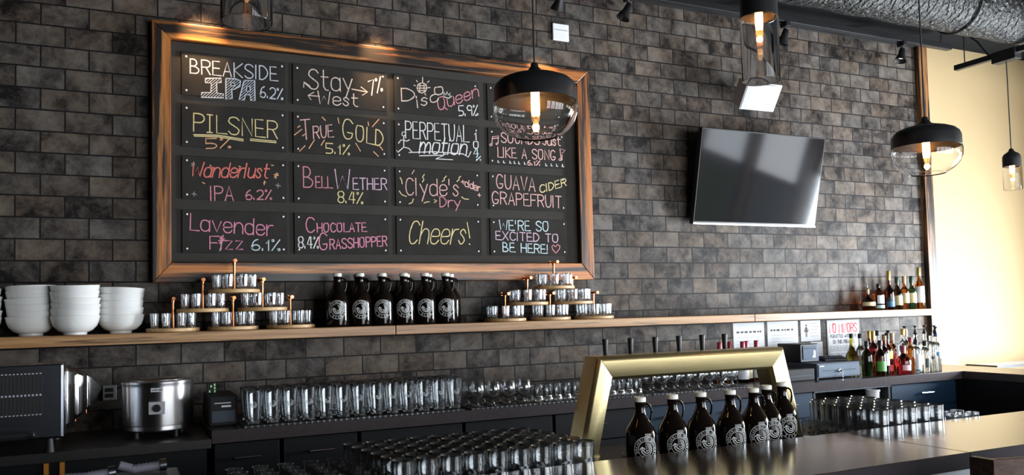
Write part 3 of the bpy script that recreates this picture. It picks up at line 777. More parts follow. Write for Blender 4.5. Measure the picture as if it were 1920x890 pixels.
GP = [(0,.0),(.050,.0),(.0555,.004),(.057,.012),(.057,.128),(.0555,.142),(.050,.157),(.040,.174),(.030,.190),(.0235,.204),(.0195,.222),(.0185,.245),(.020,.247),(.020,.2535),(.0175,.255),(.0175,.262),(0,.262)]
def make_growler():
    t = thing('growler', 'g', 'growler')
    MB().lathe(GP, 40).build('bottle', M['growler'], t, ang=50)
    MB().lathe([(0,.2705),(.0205,.2705),(.0225,.2685),(.0225,.254),(.0205,.2535),(.0178,.2545)], 28).build('cap', M['cap'], t, ang=30)
    MB().tube([(.0185,0,.242),(.030,0,.244),(.040,0,.236),(.0445,0,.222),(.044,0,.205),(.041,0,.190),(.036,0,.178)], [.0045,.0042,.004,.0038,.0038,.004,.0045], 10).build('handle', M['growler'], t)
    lg = MB(); R = .046
    lg.ribbon(arc(R, 0, 2*PI, 60), .0016, 0); lg.ribbon(arc(R*.66, 0, 2*PI, 48), .0016, 0)
    ring_text(lg, 'BREAKSIDE BREWERY', R*.83, math.radians(196), math.radians(-28), .0082, .0012)
    ring_text(lg, 'BEER', R*.83, math.radians(238), math.radians(302), .0082, .0012, True)
    sw_ = MB(); swirl(sw_, R*.54); lg.add(sw_.v, sw_.f)
    wrap(lg, .0573, .086).build('printed_logo', M['print'], t, smooth=False, fix=False)
    return t
GR = Stamp(make_growler())
RZ = math.radians(-14)
rows = [(-.755, -1.755)]
barg = [(-1.025,-1.755),(-.876,-1.752),(-.742,-1.752),(-.602,-1.757),(-.482,-1.755),(-.364,-1.70),(-.222,-1.64)]
for k, (x, y) in enumerate(barg):
    GR.put((x, y + .008, UZ + .0096), RZ, 'black growler with white cap behind the bar, %s from the left tower leg' % ORD[k], 'growlers lined up behind the bar')
for k in range(6):
    GR.put((-1.778 + .1165*k, -.195, SZ), RZ + .0 + random.uniform(-.05,.05), 'black growler in the front row on the wall shelf, %s from the bowl end' % ORD[k], 'growlers on the wall shelf')
for k in range(5):
    GR.put((-1.632 + .1275*k, -.073, SZ), RZ - .1, 'black growler in the rear row on the wall shelf, %s from the bowl end' % ORD[k], 'growlers on the wall shelf')

# ------------------------------------------------------------------ glassware
def tumbler(R0, R1, H, wall, base, k=0):       # base radius, mouth radius, height
    p = [(0,.0),(R0*.86,.0),(R0,.003)]
    for i in range(1, 7):
        t = i/6; p.append((R0 + (R1-R0)*(t**.8 if k else t), .003 + (H-.004)*t))
    p += [(R1 - wall*.5, H), (R1 - wall, H - .001)]
    for i in range(5, 0, -1):
        t = i/6; p.append((R0 + (R1-R0)*(t**.8 if k else t) - wall, max(base + .004, .003 + (H-.004)*t)))
    p += [(R0 - wall*1.6, base), (0, base - .001)]
    return p
def glass_thing(name, prof, seg=28, logo=None):
    t = thing(name, 'g', 'glass')
    MB().lathe(prof, seg).build('glass_body', M['barglass'], t, ang=40)
    if logo:
        rad, z, R = logo
        m = MB(); swirl(m, R); wrap(m, rad, z).build('printed_logo', M['glassprint'], t, smooth=False, fix=False)
    return t
PH_ = .152
def prad(z): return .0262 + (.0385 - .0262) * min(1, max(0, (z - .003)/.148)) ** .8 + .0004
PINT = Stamp(glass_thing('pint_glass', tumbler(.0262, .0385, PH_, .0019, .014, 1), 28, (prad, .088, .0155)))
# back counter: three rows of thirteen
for r, (y, rn) in enumerate(((-.545, 'front'), (-.462, 'middle'), (-.379, 'rear'))):
    for k in range(13):
        PINT.put((-2.236 + .0785*k + random.uniform(-.002,.002), y + random.uniform(-.002,.002), CZ + .008), math.radians(-6 + random.uniform(-14,14)),
                 'clear pint glass, %s from the steel warmer in the %s row on the back counter' % (ORD[k], rn), 'pint glasses on the back counter')
# behind the bar: six rows of nine
RN = ['bar-side', 'second', 'third', 'fourth', 'fifth', 'sixth']
for r in range(6):
    for k in range(9):
        PINT.put((-1.303 - .0825*k - .0105*r + random.uniform(-.0015,.0015), -1.806 + .081*r + random.uniform(-.0015,.0015), UZ), math.radians(-20 + random.uniform(-25,25)),
                 'clear pint glass behind the bar, %s from the tap tower in the %s row' % (ORD[k], RN[r]), 'pint glasses behind the bar')
# short faceted tumblers at the left of them
TUM = Stamp(glass_thing('short_tumbler', tumbler(.0235, .0285, .102, .0026, .016), 12))
for r in range(6):
    for k in range(5):
        TUM.put((-2.062 - .0845*k - .004*r + random.uniform(-.002,.002), -1.756 + .075*r, UZ), random.uniform(0, 1),
                'short tumbler behind the bar, %s from the pints in the %s row' % (ORD[k], RN[r]), 'short tumblers behind the bar')
# tall straight glasses right of the tap tower
TALL = Stamp(glass_thing('tall_glass', tumbler(.0275, .0325, .152, .0018, .016), 26))
for r in range(7):
    for k in range(5):
        if k == 0 and r == 6: continue
        TALL.put((.158 + .085*k + random.uniform(-.002,.002), -1.81 + .0715*r + random.uniform(-.002,.002), UZ), 0,
                 'tall straight glass right of the tap tower, %s along in the %s row' % (ORD[k], RN[r] if r < 6 else 'rearmost'), 'tall glasses right of the tap tower')
for k, (x, y) in enumerate(((.600,-1.815),(.668,-1.818),(.736,-1.815),(.605,-1.745),(.672,-1.748),(.738,-1.738))):
    TUM.put((x, y, UZ), random.uniform(0, 1), 'short tumbler at the far end past the tall glasses, %s along' % ORD[k], 'short tumblers past the tall glasses')
# stemmed and tulip glasses
def snifter(H, R):
    o = [(0,0),(R*.82,0),(R*.84,.002),(R*.5,.005),(.006,.010),(.0048,.018),(.006,.026),(R*.45,.036),(R*.80,.050),(R*.97,.066),(R,.078),(R*.93,H*.82),(R*.80,H)]
    i = [(R*.80-.0013,H),(R*.93-.0014,H*.82),(R-.0015,.078),(R*.97-.0016,.067),(R*.80-.0018,.052),(R*.45-.001,.039),(0,.034)]
    return o + i
SNIF = Stamp(glass_thing('snifter_glass', snifter(.118, .037), 26))
for r, y in enumerate((-.53, -.445)):
    for k in range(4):
        SNIF.put((-1.165 + .0865*k - .012*r, y, CZ + .008), 0, 'stemmed snifter beside the pints, %s from them in the %s row' % (ORD[k], ('front','rear')[r]), 'snifters beside the pint glasses')
for r, y in enumerate((-.49, -.405)):
    for k in range(8):
        SNIF.put((-.105 + .0835*k, y, CZ + .008), 0, 'stemmed snifter seen through the brass tower, %s along the %s row' % (ORD[k], ('front','rear')[r]), 'snifters behind the tap tower')
def tulip(H, R):
    o = [(0,0),(R*.9,0),(R,.004),(R*1.02,.012),(R*.80,.024),(R*.78,.034),(R*.92,.05),(R*.98,H*.75),(R*.95,H)]
    i = [(R*.95-.0014,H),(R*.98-.0014,H*.75),(R*.92-.0016,.05),(R*.76-.002,.034),(0,.030)]
    return o + i
TAS = Stamp(glass_thing('tasting_glass', tulip(.082, .0215), 22))
for r, y in enumerate((-.535, -.475)):
    for k in range(12):
        TAS.put((-.822 + .0555*k - .02*r, y, CZ + .008), 0, 'small tasting glass between the snifters, %s along the %s row' % (ORD[k], ('front','rear')[r]), 'tasting glasses on the back counter')
for k in range(6):
    TAS.put((.088, -1.45 - .0505*k, UZ), 0, 'small tasting glass beside the right tower leg, %s toward the bar' % ORD[k], 'tasting glasses by the tower leg')
# bar mats under the glass rows
for a, b, lab in ((-2.29, -1.26, 'black rubber bar mat under the pint glasses on the back counter'), (-1.225, -.86, 'black rubber bar mat under the snifters beside the pints'),
                  (-.855, -.165, 'black rubber bar mat under the small tasting glasses'), (-.155, .53, 'black rubber bar mat under the snifters behind the tower')):
    m = thing('bar_mat', lab, 'bar mat', ((a+b)/2, -.465, CZ), 0, 'rubber bar mats')
    hw = (b-a)/2
    MB().box(-hw, hw, -.125, .13, 0, .007).build('mat', M['rubber'], m, bevel=.002)
    q = MB()
    for i in range(int((b-a)/.026)): q.box(-hw + .006 + i*.026, -hw + .014 + i*.026, -.127, -.12, .001, .0076)
    q.build('edge_ribs', M['brushed'], m)  # bright metal ribs stand in for reflected glints along the mat edge

# flight trays with taster glasses
def make_tray():
    t = thing('flight_tray', 't', 'flight tray')
    MB().lathe([(0,0),(.114,0),(.118,.003),(.118,.015),(.115,.018),(0,.018)], 48).build('wooden_disc', M['traywood'], t, ang=30)
    p_ = MB().tube([(0,0,.018),(0,0,.150)], .0062, 12).build('copper_post', M['copper'], t)
    MB().lathe([(.0062,0),(.0085,.002),(.0085,.012),(.0062,.014)], 14, (0,0,.136)).build('coupling', M['copper'], p_)
    MB().tube([(0,-.045,.155),(0,.045,.155)], .0066, 12).tube([(0,-.052,.155),(0,-.040,.155)], .0088, 12).tube([(0,.040,.155),(0,.052,.155)], .0088, 12).build('copper_handle', M['copper'], t)
    return t
TRAY = Stamp(make_tray())
TG = Stamp(glass_thing('taster_glass', tumbler(.0165, .0212, .0695, .0015, .009), 18))
trays = [(-2.544,0,'bottom tray beside the white bowls'),(-2.274,0,'bottom middle tray near the white bowls'),(-2.000,0,'bottom tray just before the shelf growlers'),
         (-2.412,1,'middle tier tray near the white bowls'),(-2.135,1,'middle tier tray just before the shelf growlers'),(-2.272,2,'top tray of the stack near the bowls'),
         (-.814,0,'bottom tray just past the shelf growlers'),(-.528,0,'bottom middle tray under the board corner'),(-.236,0,'bottom tray farthest past the growlers'),
         (-.672,1,'middle tier tray just past the growlers'),(-.378,1,'middle tier tray farthest past the growlers'),(-.520,2,'top tray of the stack under the board')]
DIRS = ['front','front right','right','rear right','rear','rear left','left','front left']
for i, (x, tier, nm) in enumerate(trays):
    z = SZ + .0885*tier
    grp = 'flight trays stacked near the bowls' if i < 6 else 'flight trays stacked past the growlers'
    ty = -.168 if tier == 2 else -.128
    TRAY.put((x, ty, z), 0, 'round wooden flight tray with copper handle, ' + nm, grp)
    for k in range(8):
        a = -PI/2 + k*PI/4 + PI/8
        TG.put((x + .088*math.cos(a), ty + .088*math.sin(a), z + .0185), 0, 'clear taster glass, %s spot, %s' % (DIRS[k], nm), 'taster glasses on the flight trays')

# bowls
BP = [(0,.0),(.046,.0),(.048,.004),(.047,.010),(.070,.020),(.088,.040),(.096,.062),(.100,.083),(.1005,.0855),(.0985,.086),(.0955,.083),(.091,.062),(.083,.042),(.066,.025),(.03,.016),(0,.015)]
bowlm = MB().lathe(BP, 56).build('bowl', M['ceramic'], None, ang=60)
tag(bowlm, 'b', 'bowl'); first = [True]
def bowl(loc, tilt, lab, grp):
    o = bowlm
    if first[0]: first[0] = False
    else: o = bowlm.copy(); COL.objects.link(o)
    o.location = loc; o.rotation_euler = tilt; tag(o, lab, 'bowl', grp)
stacks = [(-3.335,-.125,5,'at the far left edge of the shelf'),(-3.126,-.108,6,'second from the shelf edge'),(-2.951,-.178,6,'in front, between two stacks'),(-2.768,-.108,5,'beside the flight trays')]
BO = ['bottom','second','third','fourth','fifth','sixth']
for x, y, n_, nm in stacks:
    for k in range(n_):
        tl = (random.uniform(-.05,.05), random.uniform(-.05,.05), 0) if k else (0,0,0)
        bowl((x + random.uniform(-.001,.001), y + random.uniform(-.001,.001), SZ + (.0272 if n_ == 6 else .0305)*k), tl,
             'white bowl, %s from below in the stack %s' % (BO[k] if k else 'lowest', nm), 'white bowls stacked on the shelf')

# ------------------------------------------------------------------ bottles
def tint(n, c, rough=.03): return glass(n, c, 1.45, rough)
L = {'amber': tint('whiskey_amber', (.52,.14,.02)), 'darkamber': tint('dark_whiskey', (.20,.035,.008)), 'green': tint('dark_green_bottle', (.035,.10,.035)),
     'clear': M['glass'], 'yellow': tint('yellow_liqueur', (.70,.62,.06)), 'red': tint('red_liqueur', (.26,.012,.015)), 'brown': tint('brown_bottle', (.10,.035,.012)),
     'pale': tint('pale_spirit', (.86,.90,.86))}
LB = {'cream': plain('cream_label', (.52,.43,.24), .6), 'white': M['paper'], 'blue': plain('blue_label', (.03,.13,.24), .5), 'greenl': plain('green_label', (.10,.34,.06), .5),
      'dark': plain('dark_label', (.02,.03,.03), .5), 'teal': plain('teal_label', (.35,.55,.52), .6), 'redl': plain('red_label', (.55,.04,.05), .5), 'yellowl': plain('yellow_label', (.72,.58,.12), .5), 'pinkl': plain('pink_label', (.70,.42,.45), .6)}
CP = {'gold': plain('gold_foil', (.55,.38,.12), .35, .7), 'black': M['satin'], 'red': plain('red_capsule', (.30,.02,.04), .35), 'green': plain('green_capsule', (.008,.035,.022), .35), 'cork': plain('cork_stopper', (.35,.22,.12), .7),
      'tan': plain('tan_capsule', (.48,.30,.14), .45), 'navy': plain('navy_cap', (.03,.05,.20), .4)}
def bottle(name, label, cat, loc, H, R, body, shoulder, liq, cap, capm, bands=(), neck=.013, rz=0.0, group=None, pourer=False, squash=None):
    t = thing(name, label, cat, loc, rz, group)
    capz = H - cap
    pr = [(0,0),(R*.9,0),(R,.004),(R,body)]
    if squash:
        pr = [(0,0),(R*.55,0),(R*.62,.004)] + [(R*(.62 + .38*math.sin(PI*k/8)) if k <= 4 else R*math.sin(PI*k/8)*.85 + R*.15, .004 + body*k/8) for k in range(1, 8)]
        shoulder = body + .012
    else:
        pr += [(R*.93, body + (shoulder-body)*.25), (R*.72, body + (shoulder-body)*.55), (R*.45, body + (shoulder-body)*.8)]
    pr += [(neck*1.12, shoulder), (neck, shoulder + .01), (neck, capz), (0, capz)]
    MB().lathe(pr, 28).build('bottle_body', L[liq], t, ang=55)
    cr = neck * 1.18
    c = MB().lathe([(neck*.98, capz - .001),(cr, capz - .001),(cr, H - .002),(cr*.92, H),(0, H)], 20).build('cap', CP[capm], t, ang=40)
    if pourer:
        MB().lathe([(cr*.7, H),(cr*.55, H + .012),(.0045, H + .02),(.004, H + .032),(.014, H + .045),(.0145, H + .047),(0, H + .047)], 16).build('pour_spout', M['satin'], c)
    for z0, z1, m, a in bands:
        rr = R if z1 <= body + .002 else None
        a0 = -PI/2 - a/2
        if squash:
            pz = [(r, z) for r, z in pr if z0 - .012 <= z <= z1 + .012]
            prof = [(r + .0012, min(max(z, z0), z1)) for r, z in pz]
        else: prof = [(R + .0009, z0), (R + .0009, z1)]
        MB().lathe(prof, 20, (0,0,0), a0, a0 + a).build('paper_label', LB[m], t, fix=False)
    return t
FC = math.radians(-20)
WG = 'whiskey bottles at the end of the shelf'
for args in (
    ('round squat whiskey bottle with horse stopper and tan label band', 2.040, .150, .052, .088, 0, 'darkamber', .028, 'cork', ((.030,.060,'cream',2.6),), True),
    ('tapered amber whiskey bottle with white label beside the squat one', 2.152, .188, .038, .115, .150, 'amber', .026, 'black', ((.012,.035,'teal',2.0),(.045,.105,'white',1.5)), False),
    ('tall dark whiskey bottle with gold neck and blue label', 2.262, .280, .0345, .125, .168, 'darkamber', .065, 'gold', ((.02,.06,'blue',2.2),(.062,.09,'dark',2.2)), False),
    ('dark green-capped whiskey bottle with cream label', 2.345, .236, .0335, .108, .165, 'brown', .05, 'green', ((.03,.10,'cream',2.4),), False),
    ('tan-capped bottle with wide cream label on the shelf end', 2.420, .242, .0315, .130, .165, 'amber', .052, 'tan', ((.045,.118,'cream',2.8),), False),
    ('green bottle with cream label and green capsule on the shelf end', 2.497, .242, .0315, .130, .165, 'green', .052, 'green', ((.045,.118,'cream',2.8),), False),
    ('tallest whiskey bottle at the shelf end with long white label', 2.580, .305, .0335, .170, .215, 'amber', .06, 'gold', ((.045,.165,'white',3.2),), False)):
    lab, x, H, R, b, s_, lq, cp, cm, bands, sq = args
    t = bottle('whiskey_bottle', lab, 'bottle', (x, -.12, SZ), H, R, b, s_, lq, cp, cm, bands, .012, FC, WG, squash=sq)
    if sq:
        MB().tube([(0,0,.150),(0,.004,.164),(.004,.0,.172)], [.006,.0045,.002], 8).tube([(0,0,.156),(-.008,0,.160)], .002, 6).tube([(0,0,.164),(-.009,0,.170)], [.003,.002], 6).build('horse_stopper', M['steel'], t)
LG = 'liquor bottles by the cash drawer'
F_ = [  # front row: label, x, y, H, R, body, shoulder, liquid, cap, capmat, bands
 ('dark green bottle with black cap next to the cash drawer', 1.60, -.48, .225, .035, .125, .175, 'green', .035, 'black', ()),
 ('dark bottle with bright green label in the front liquor row', 1.675, -.52, .228, .034, .125, .175, 'brown', .035, 'black', ((.03,.095,'greenl',2.4),)),
 ('slim bottle with white label and cork beside the green label bottle', 1.752, -.49, .255, .027, .15, .19, 'darkamber', .03, 'cork', ((.06,.14,'white',3.0),)),
 ('bottle with yellow and red label and black cap, front liquor row', 1.815, -.46, .27, .031, .155, .20, 'red', .04, 'black', ((.10,.15,'yellowl',2.8),(.02,.06,'redl',2.0))),
 ('squat red-sealed cognac liqueur bottle with round shoulders', 1.895, -.515, .185, .048, .085, .13, 'red', .05, 'red', ((.025,.06,'pinkl',1.2),)),
 ('half-full amber whiskey bottle with dark red cap, front row', 1.985, -.50, .235, .027, .15, .19, 'amber', .03, 'red', ()),
 ('clear bottle with large white label and blue foot, front row', 2.05, -.49, .215, .030, .14, .18, 'pale', .03, 'black', ((.022,.125,'white',3.2),(.008,.02,'blue',4.0))),
 ('clear bottle with green print and black cap, front row', 2.125, -.50, .205, .030, .13, .17, 'clear', .03, 'black', ((.03,.09,'dark',1.0),)),
 ('tall clear bottle with small black label near the counter corner', 2.20, -.49, .265, .030, .165, .205, 'pale', .025, 'black', ((.085,.10,'dark',1.2),)),
 ('clear bottle with blue neck print at the corner end of the row', 2.275, -.47, .250, .028, .16, .20, 'clear', .02, 'navy', ((.10,.125,'blue',1.6),))]
for k, (lab, x, y, H, R, b, s_, lq, cp, cm, bands) in enumerate(F_):
    bottle('liquor_bottle', lab, 'bottle', (x, y, CZ), H, R, b, s_, lq, cp, cm, bands, .012, math.radians(-25), LG, pourer=(k in (6, 9)))
R_ = [
 ('round yellow liqueur bottle with black cap behind the cash drawer', 1.665, -.30, .268, .045, .175, .2, 'yellow', .03, 'black', (), False),
 ('clear bottle with black cap between the yellow bottle and the green one', 1.745, -.30, .265, .028, .15, .19, 'pale', .03, 'black', ((.05,.12,'white',2.6),), False),
 ('gold-capped bottle with red shoulder label, rear liquor row', 1.80, -.36, .282, .032, .165, .205, 'red', .06, 'gold', ((.15,.163,'redl',3.0),), False),
 ('gold-capped brown bottle, rear liquor row', 1.855, -.28, .28, .031, .165, .205, 'brown', .05, 'gold', ((.05,.12,'cream',2.6),), False),
 ('short black-capped clear bottle, rear liquor row', 1.905, -.36, .255, .027, .15, .19, 'pale', .025, 'black', (), False),
 ('black-capped clear bottle with white label, rear liquor row', 1.935, -.28, .28, .029, .16, .20, 'clear', .035, 'black', ((.06,.13,'white',2.8),), False),
 ('yellow-necked bottle with red label, rear liquor row', 1.975, -.365, .262, .029, .155, .195, 'amber', .05, 'tan', ((.05,.12,'redl',2.8),), False),
 ('tall black-capped bottle with pale label, rear liquor row', 2.03, -.29, .278, .031, .165, .205, 'pale', .04, 'black', ((.05,.13,'pinkl',2.8),), False),
 ('gold-topped clear bottle, rear liquor row', 2.075, -.37, .288, .030, .17, .21, 'clear', .04, 'gold', (), False),
 ('tall clear bottle with cream capsule, rear liquor row', 2.15, -.33, .285, .031, .17, .21, 'pale', .05, 'tan', (), False),
 ('clear bottle with black pour spout, first in the rear row', 2.205, -.28, .255, .030, .16, .20, 'pale', .012, 'black', ((.06,.12,'white',2.4),), True),
 ('clear bottle with black pour spout, second in the rear row', 2.30, -.29, .255, .030, .16, .20, 'clear', .012, 'black', ((.12,.15,'blue',2.4),), True),
 ('clear bottle with black pour spout, third in the rear row', 2.395, -.29, .255, .030, .16, .20, 'pale', .012, 'black', ((.13,.15,'blue',2.4),), True),
 ('clear bottle with black pour spout, last in the rear row', 2.485, -.30, .252, .030, .16, .20, 'clear', .012, 'black', ((.13,.15,'blue',2.4),), True)]
for lab, x, y, H, R, b, s_, lq, cp, cm, bands, po in R_:
    bottle('liquor_bottle', lab, 'bottle', (x, y, CZ), H, R, b, s_, lq, cp, cm, bands, .012, math.radians(-25), LG, pourer=po, squash=(lq == 'yellow'))
for k, (x, y) in enumerate(((.575,-.27),(.655,-.27),(.72,-.312),(.785,-.27),(.868,-.27))):
    bottle('wine_bottle', 'dark wine bottle with red capsule behind the tap tower, %s from the snifters' % ORD[k], 'bottle', (x, y, CZ), .252, .034, .15, .185,
           'brown', .045, 'red', ((.02,.115,'white' if k != 3 else 'cream', 3.0),), .0125, math.radians(-30), 'red-capped wine bottles behind the tap tower')

# ------------------------------------------------------------------ television
tv = thing('television', 'black flat screen television tilted down on the tile wall', 'television', (1.079, -.133, 2.243))
ta = math.atan2(.13, .602)
tv.rotation_euler = (ta, 0, 0)
hw, hh = .527, .308
MB().box(-hw, hw, -.012, .028, -hh, hh).build('housing', M['satin'], tv, bevel=.004)
MB().box(-hw + .009, hw - .009, -.0135, -.0121, -hh + .020, hh - .009).build('screen', M['screen'], tv, smooth=False)
MB().box(-hw, hw, -.0155, -.0121, -hh - .001, -hh + .012).build('silver_strip', M['silver'], tv, bevel=.001)
wm = MB().box(-.2, .2, .028, .045, -.14, .14); wm.build('mount_plate', M['black'], tv, bevel=.003)
MB().tube([(0,.045,.12),(0,.06,.06),(0,.066,.0),(0,.045,-.12)], .012, 8).build('mount_arm', M['black'], tv)

# ------------------------------------------------------------------ speaker
sp = thing('wall_speaker', 'white box loudspeaker tilted down on a bracket above the television', 'speaker', (1.0, -.255, 2.76))
sp.rotation_euler = (math.radians(33), 0, math.radians(-2))
MB().loft([[(-.142,0,-.092),(.142,0,-.092),(.142,0,.092),(-.142,0,.092)],[(-.10,.15,-.075),(.10,.15,-.075),(.10,.15,.075),(-.10,.15,.075)]]).build('cabinet', M['white'], sp, bevel=.006)
gr = []
for k in range(11):
    x = -.134 + .268*k/10; y = -.003 - .012*(1 - (x/.134)**2)
    gr.append([(x, y, -.085), (x, .002, -.085), (x, .002, .085), (x, y, .085)])
MB().loft(gr).build('grille', plain('white_grille', (.44,.44,.44), .6, nscale=200), sp, bevel=.001)
MB().tube([(0,.15,.0),(0,.20,.03)], .014, 10).build('bracket_arm', M['white'], sp)
sk = MB().loft([[(-.035,.205,-.02),(.035,.205,-.02),(.035,.205,.10),(-.035,.205,.10)],[(-.03,.19,-.01),(.03,.19,-.01),(.03,.19,.09),(-.03,.19,.09)]]).build('wall_plate', M['white'], sp, bevel=.003)

pl = thing('sensor_plate', 'small white blank plate on the tiles above the board corner', 'wall plate', (-.343, 0, 3.098))
MB().box(-.056, .056, -.016, -.0005, -.052, .052).build('plate', M['white'], pl, bevel=.004)
MB().box(-.046, .046, -.0168, -.0158, .012, .0145).build('slot', M['grey'], pl, smooth=False)
oc = thing('outlet_plate', 'small grey outlet plate on the tiles behind the toaster oven', 'outlet', (-2.815, 0, 1.075))
MB().box(-.03, .03, -.008, -.0005, -.035, .035).build('plate', plain('grey_plate', (.22,.22,.21), .5), oc, bevel=.003)
MB().box(-.016, .016, -.0095, -.0079, -.022, -.004).box(-.016, .016, -.0095, -.0079, .004, .022).build('sockets', M['dgrey'], oc, smooth=False)

# ------------------------------------------------------------------ notices under the shelf
def dashes(mb, x0, x1, z, h, y, lo, hi, gap=.3):
    x = x0
    while x < x1 - lo:
        w = random.uniform(lo, hi); w = min(w, x1 - x)
        mb.box(x, x + w, y, y + .0004, z, z + h); x += w * (1 + gap)
nm = thing('notice_sign', 'white NO MINORS sign with red heading under the shelf', 'sign', (1.914, 0, 1.150))
MB().box(-.157, .157, -.006, -.0005, -.137, .137).build('sign_panel', M['paper'], nm, bevel=.0015)
bq = MB()
bq.box(-.151,.151,-.0066,-.0061,.128,.131).box(-.151,.151,-.0066,-.0061,-.131,-.128).box(-.151,-.148,-.0066,-.0061,-.128,.128).box(.148,.151,-.0066,-.0061,-.128,.128)
bq.build('border_line', M['signgreen'], nm, smooth=False)
rq = MB(); letter(rq, 'NO MINORS', -.132, .050, .132, .050, .062, .0078, -.0064); rq.build('red_heading', M['redink'], nm, smooth=False, fix=False)
iq = MB(); letter(iq, 'PERMITTED ANYWHERE', -.132, .012, .132, .012, .024, .0042, -.0064); letter(iq, 'ON THIS PREMISES', -.105, -.028, .105, -.028, .024, .0042, -.0064)
for z in (-.050, -.060, -.070, -.080, -.104): dashes(iq, -.135, .12, z, .003, -.0066, .01, .03)
iq.build('black_text', M['ink'], nm, smooth=False, fix=False)
def notice(lab, x0, x1, z0, z1, fn):
    t = thing('posted_notice', lab, 'notice', ((x0+x1)/2, 0, (z0+z1)/2), 0, 'papers posted under the shelf')
    a, b = (x1-x0)/2, (z1-z0)/2
    MB().box(-a, a, -.002, -.0003, -b, b).build('sheet', M['paper'], t, smooth=False)
    m = MB(); fn(m, a, b); m.build('printing', M['ink'], t, smooth=False, fix=False)
def cert(m, a, b):
    dashes(m, -a*.8, a*.8, b*.45, .012, -.0026, .012, .03, .5)
    for k in range(5): dashes(m, -a*.8, a*.7, b*.2 - .022*k, .0012, -.0026, .02, .06, .15)
notice('wide white certificate nearest the tap tower under the shelf', .915, 1.182, 1.045, 1.292, cert)
notice('wide white certificate second from the tap tower under the shelf', 1.210, 1.487, 1.055, 1.294, cert)
def wom(m, a, b):
    m.lathe([(0,-.0005),(.007,-.0005),(.007,.0005),(0,.0005)], 12)
    m.v = [(x - a*.45, -.0026 + (z*.2), y + b*.55) for x, y, z in m.v]
    m.box(-a*.52,-a*.38,-.0026,-.0022,b*.05,b*.40); m.ribbon([(-a*.45,b*.35),(-a*.66,b*.05)], .005, -.0026); m.ribbon([(-a*.45,b*.35),(-a*.24,b*.05)], .005, -.0026)
    m.ribbon([(-a*.50,b*.05),(-a*.50,-b*.55)], .005, -.0026); m.ribbon([(-a*.40,b*.05),(-a*.40,-b*.55)], .005, -.0026); m.box(-a*.62,-a*.28,-.0026,-.0022,-b*.12,b*.06)
    for k in range(5): dashes(m, -a*.1, a*.8, b*.7 - .022*k, .002, -.0026, .01, .03)
notice('small white notice with a dark figure next to the NO MINORS sign', 1.512, 1.698, 1.148, 1.292, wom)
notice('small plain white notice behind the receipt printer', 1.600, 1.712, 1.040, 1.142, lambda m, a, b: [dashes(m, -a*.7, a*.6, b*.5 - .03*k, .0012, -.0026, .02, .05) for k in range(3)])

# ------------------------------------------------------------------ cash drawer, printer, handset
dr = thing('cash_drawer', 'grey-blue steel cash drawer with keys in its lock on the back counter', 'cash drawer', (1.345, -.325, CZ))
MB().box(-.185, .185, -.155, .20, .008, .100).build('case', M['grey'], dr, bevel=.003)
fr = MB().box(-.176, .176, -.160, -.1551, .016, .092).build('drawer_front', plain('blue_grey_front', (.095,.125,.165), .5, spec=.12), dr, bevel=.002)
MB().box(-.145, -.03, -.1612, -.1601, .050, .055).box(.03, .145, -.1612, -.1601, .050, .055).build('slots', M['cavity'], fr, smooth=False)
MB().box(-.165, -.13, -.1612, -.1601, .080, .085).build('badge', M['silver'], fr, smooth=False)
lk = MB()
lk.v = []; lk.lathe([(0,0),(.011,0),(.011,.006),(.007,.008),(0,.008)], 18); lk.v = [(x, -.160 - z, y + .050) for x, y, z in lk.v]
lo = lk.build('lock', M['steel'], dr)
MB().box(-.001, .001, -.185, -.166, .044, .056).build('key', M['steel'], lo)
MB().tube([(.011*math.cos(a*PI/7), -.180, .036 + .011*math.sin(a*PI/7)) for a in range(14)], .0012, 6, True).tube([(0,-.181,.026),(.003,-.181,.014),(.006,-.183,.004)], [.003,.005,.003], 6).build('key_ring', M['steel'], lo)
for x in (-.165, .165):
    for y in (-.13, .17): MB().lathe([(0,0),(.010,0),(.010,.008),(0,.008)], 12, (x, y, 0)).build('foot', M['rubber'], dr)
pt = thing('receipt_printer', 'black receipt printer with blue-grey front on the cash drawer', 'printer', (1.235, -.275, CZ + .100))
MB().box(-.078, .078, -.075, .13, 0, .118).build('case', M['satin'], pt, bevel=.006)
MB().box(-.060, .060, -.080, -.0745, .018, .106).build('front_cover', plain('slate_cover', (.07,.10,.14), .5, spec=.12), pt, bevel=.002)
MB().box(-.05, .05, -.0815, -.0796, .086, .092).build('paper_slot', M['cavity'], pt, smooth=False)
MB().box(.020, .044, -.0815, -.0796, .030, .042).box(.030, .044, -.0815, -.0796, .044, .074).build('status_label', M['silver'], pt, smooth=False)
MB().box(.0785, .084, -.07, -.01, .004, .11).build('side_cover', plain('blue_cover', (.08,.14,.50), .4), pt, bevel=.002)
hs = thing('remote_keypad', 'black keypad lying tilted on top of the cash drawer', 'keypad', (1.445, -.345, CZ + .100), math.radians(-14))
MB().loft([[(-.082,-.035,.0),(.082,-.035,.0),(.082,-.035,.014),(-.082,-.035,.014)],[(-.082,.04,.0),(.082,.04,.0),(.082,.04,.032),(-.082,.04,.032)]]).build('case', M['satin'], hs, bevel=.004)
kq = MB()
for i in range(8):
    for j in range(3):
        x = -.068 + i*.0185; y = -.024 + j*.02; z = .0155 + (y + .035)/.075*.018
        kq.box(x, x + .012, y, y + .012, z, z + .004)
kq.build('keys', M['grey'], hs, bevel=.001)
rc = thing('register_base', 'low black device on the counter left of the cash drawer', 'device', (1.03, -.38, CZ))
MB().box(-.11, .11, -.10, .12, .0, .075).build('case', M['dgrey'], rc, bevel=.006)
MB().box(-.09, .09, -.1015, -.0995, .03, .034).build('slot', M['grey'], rc, smooth=False)

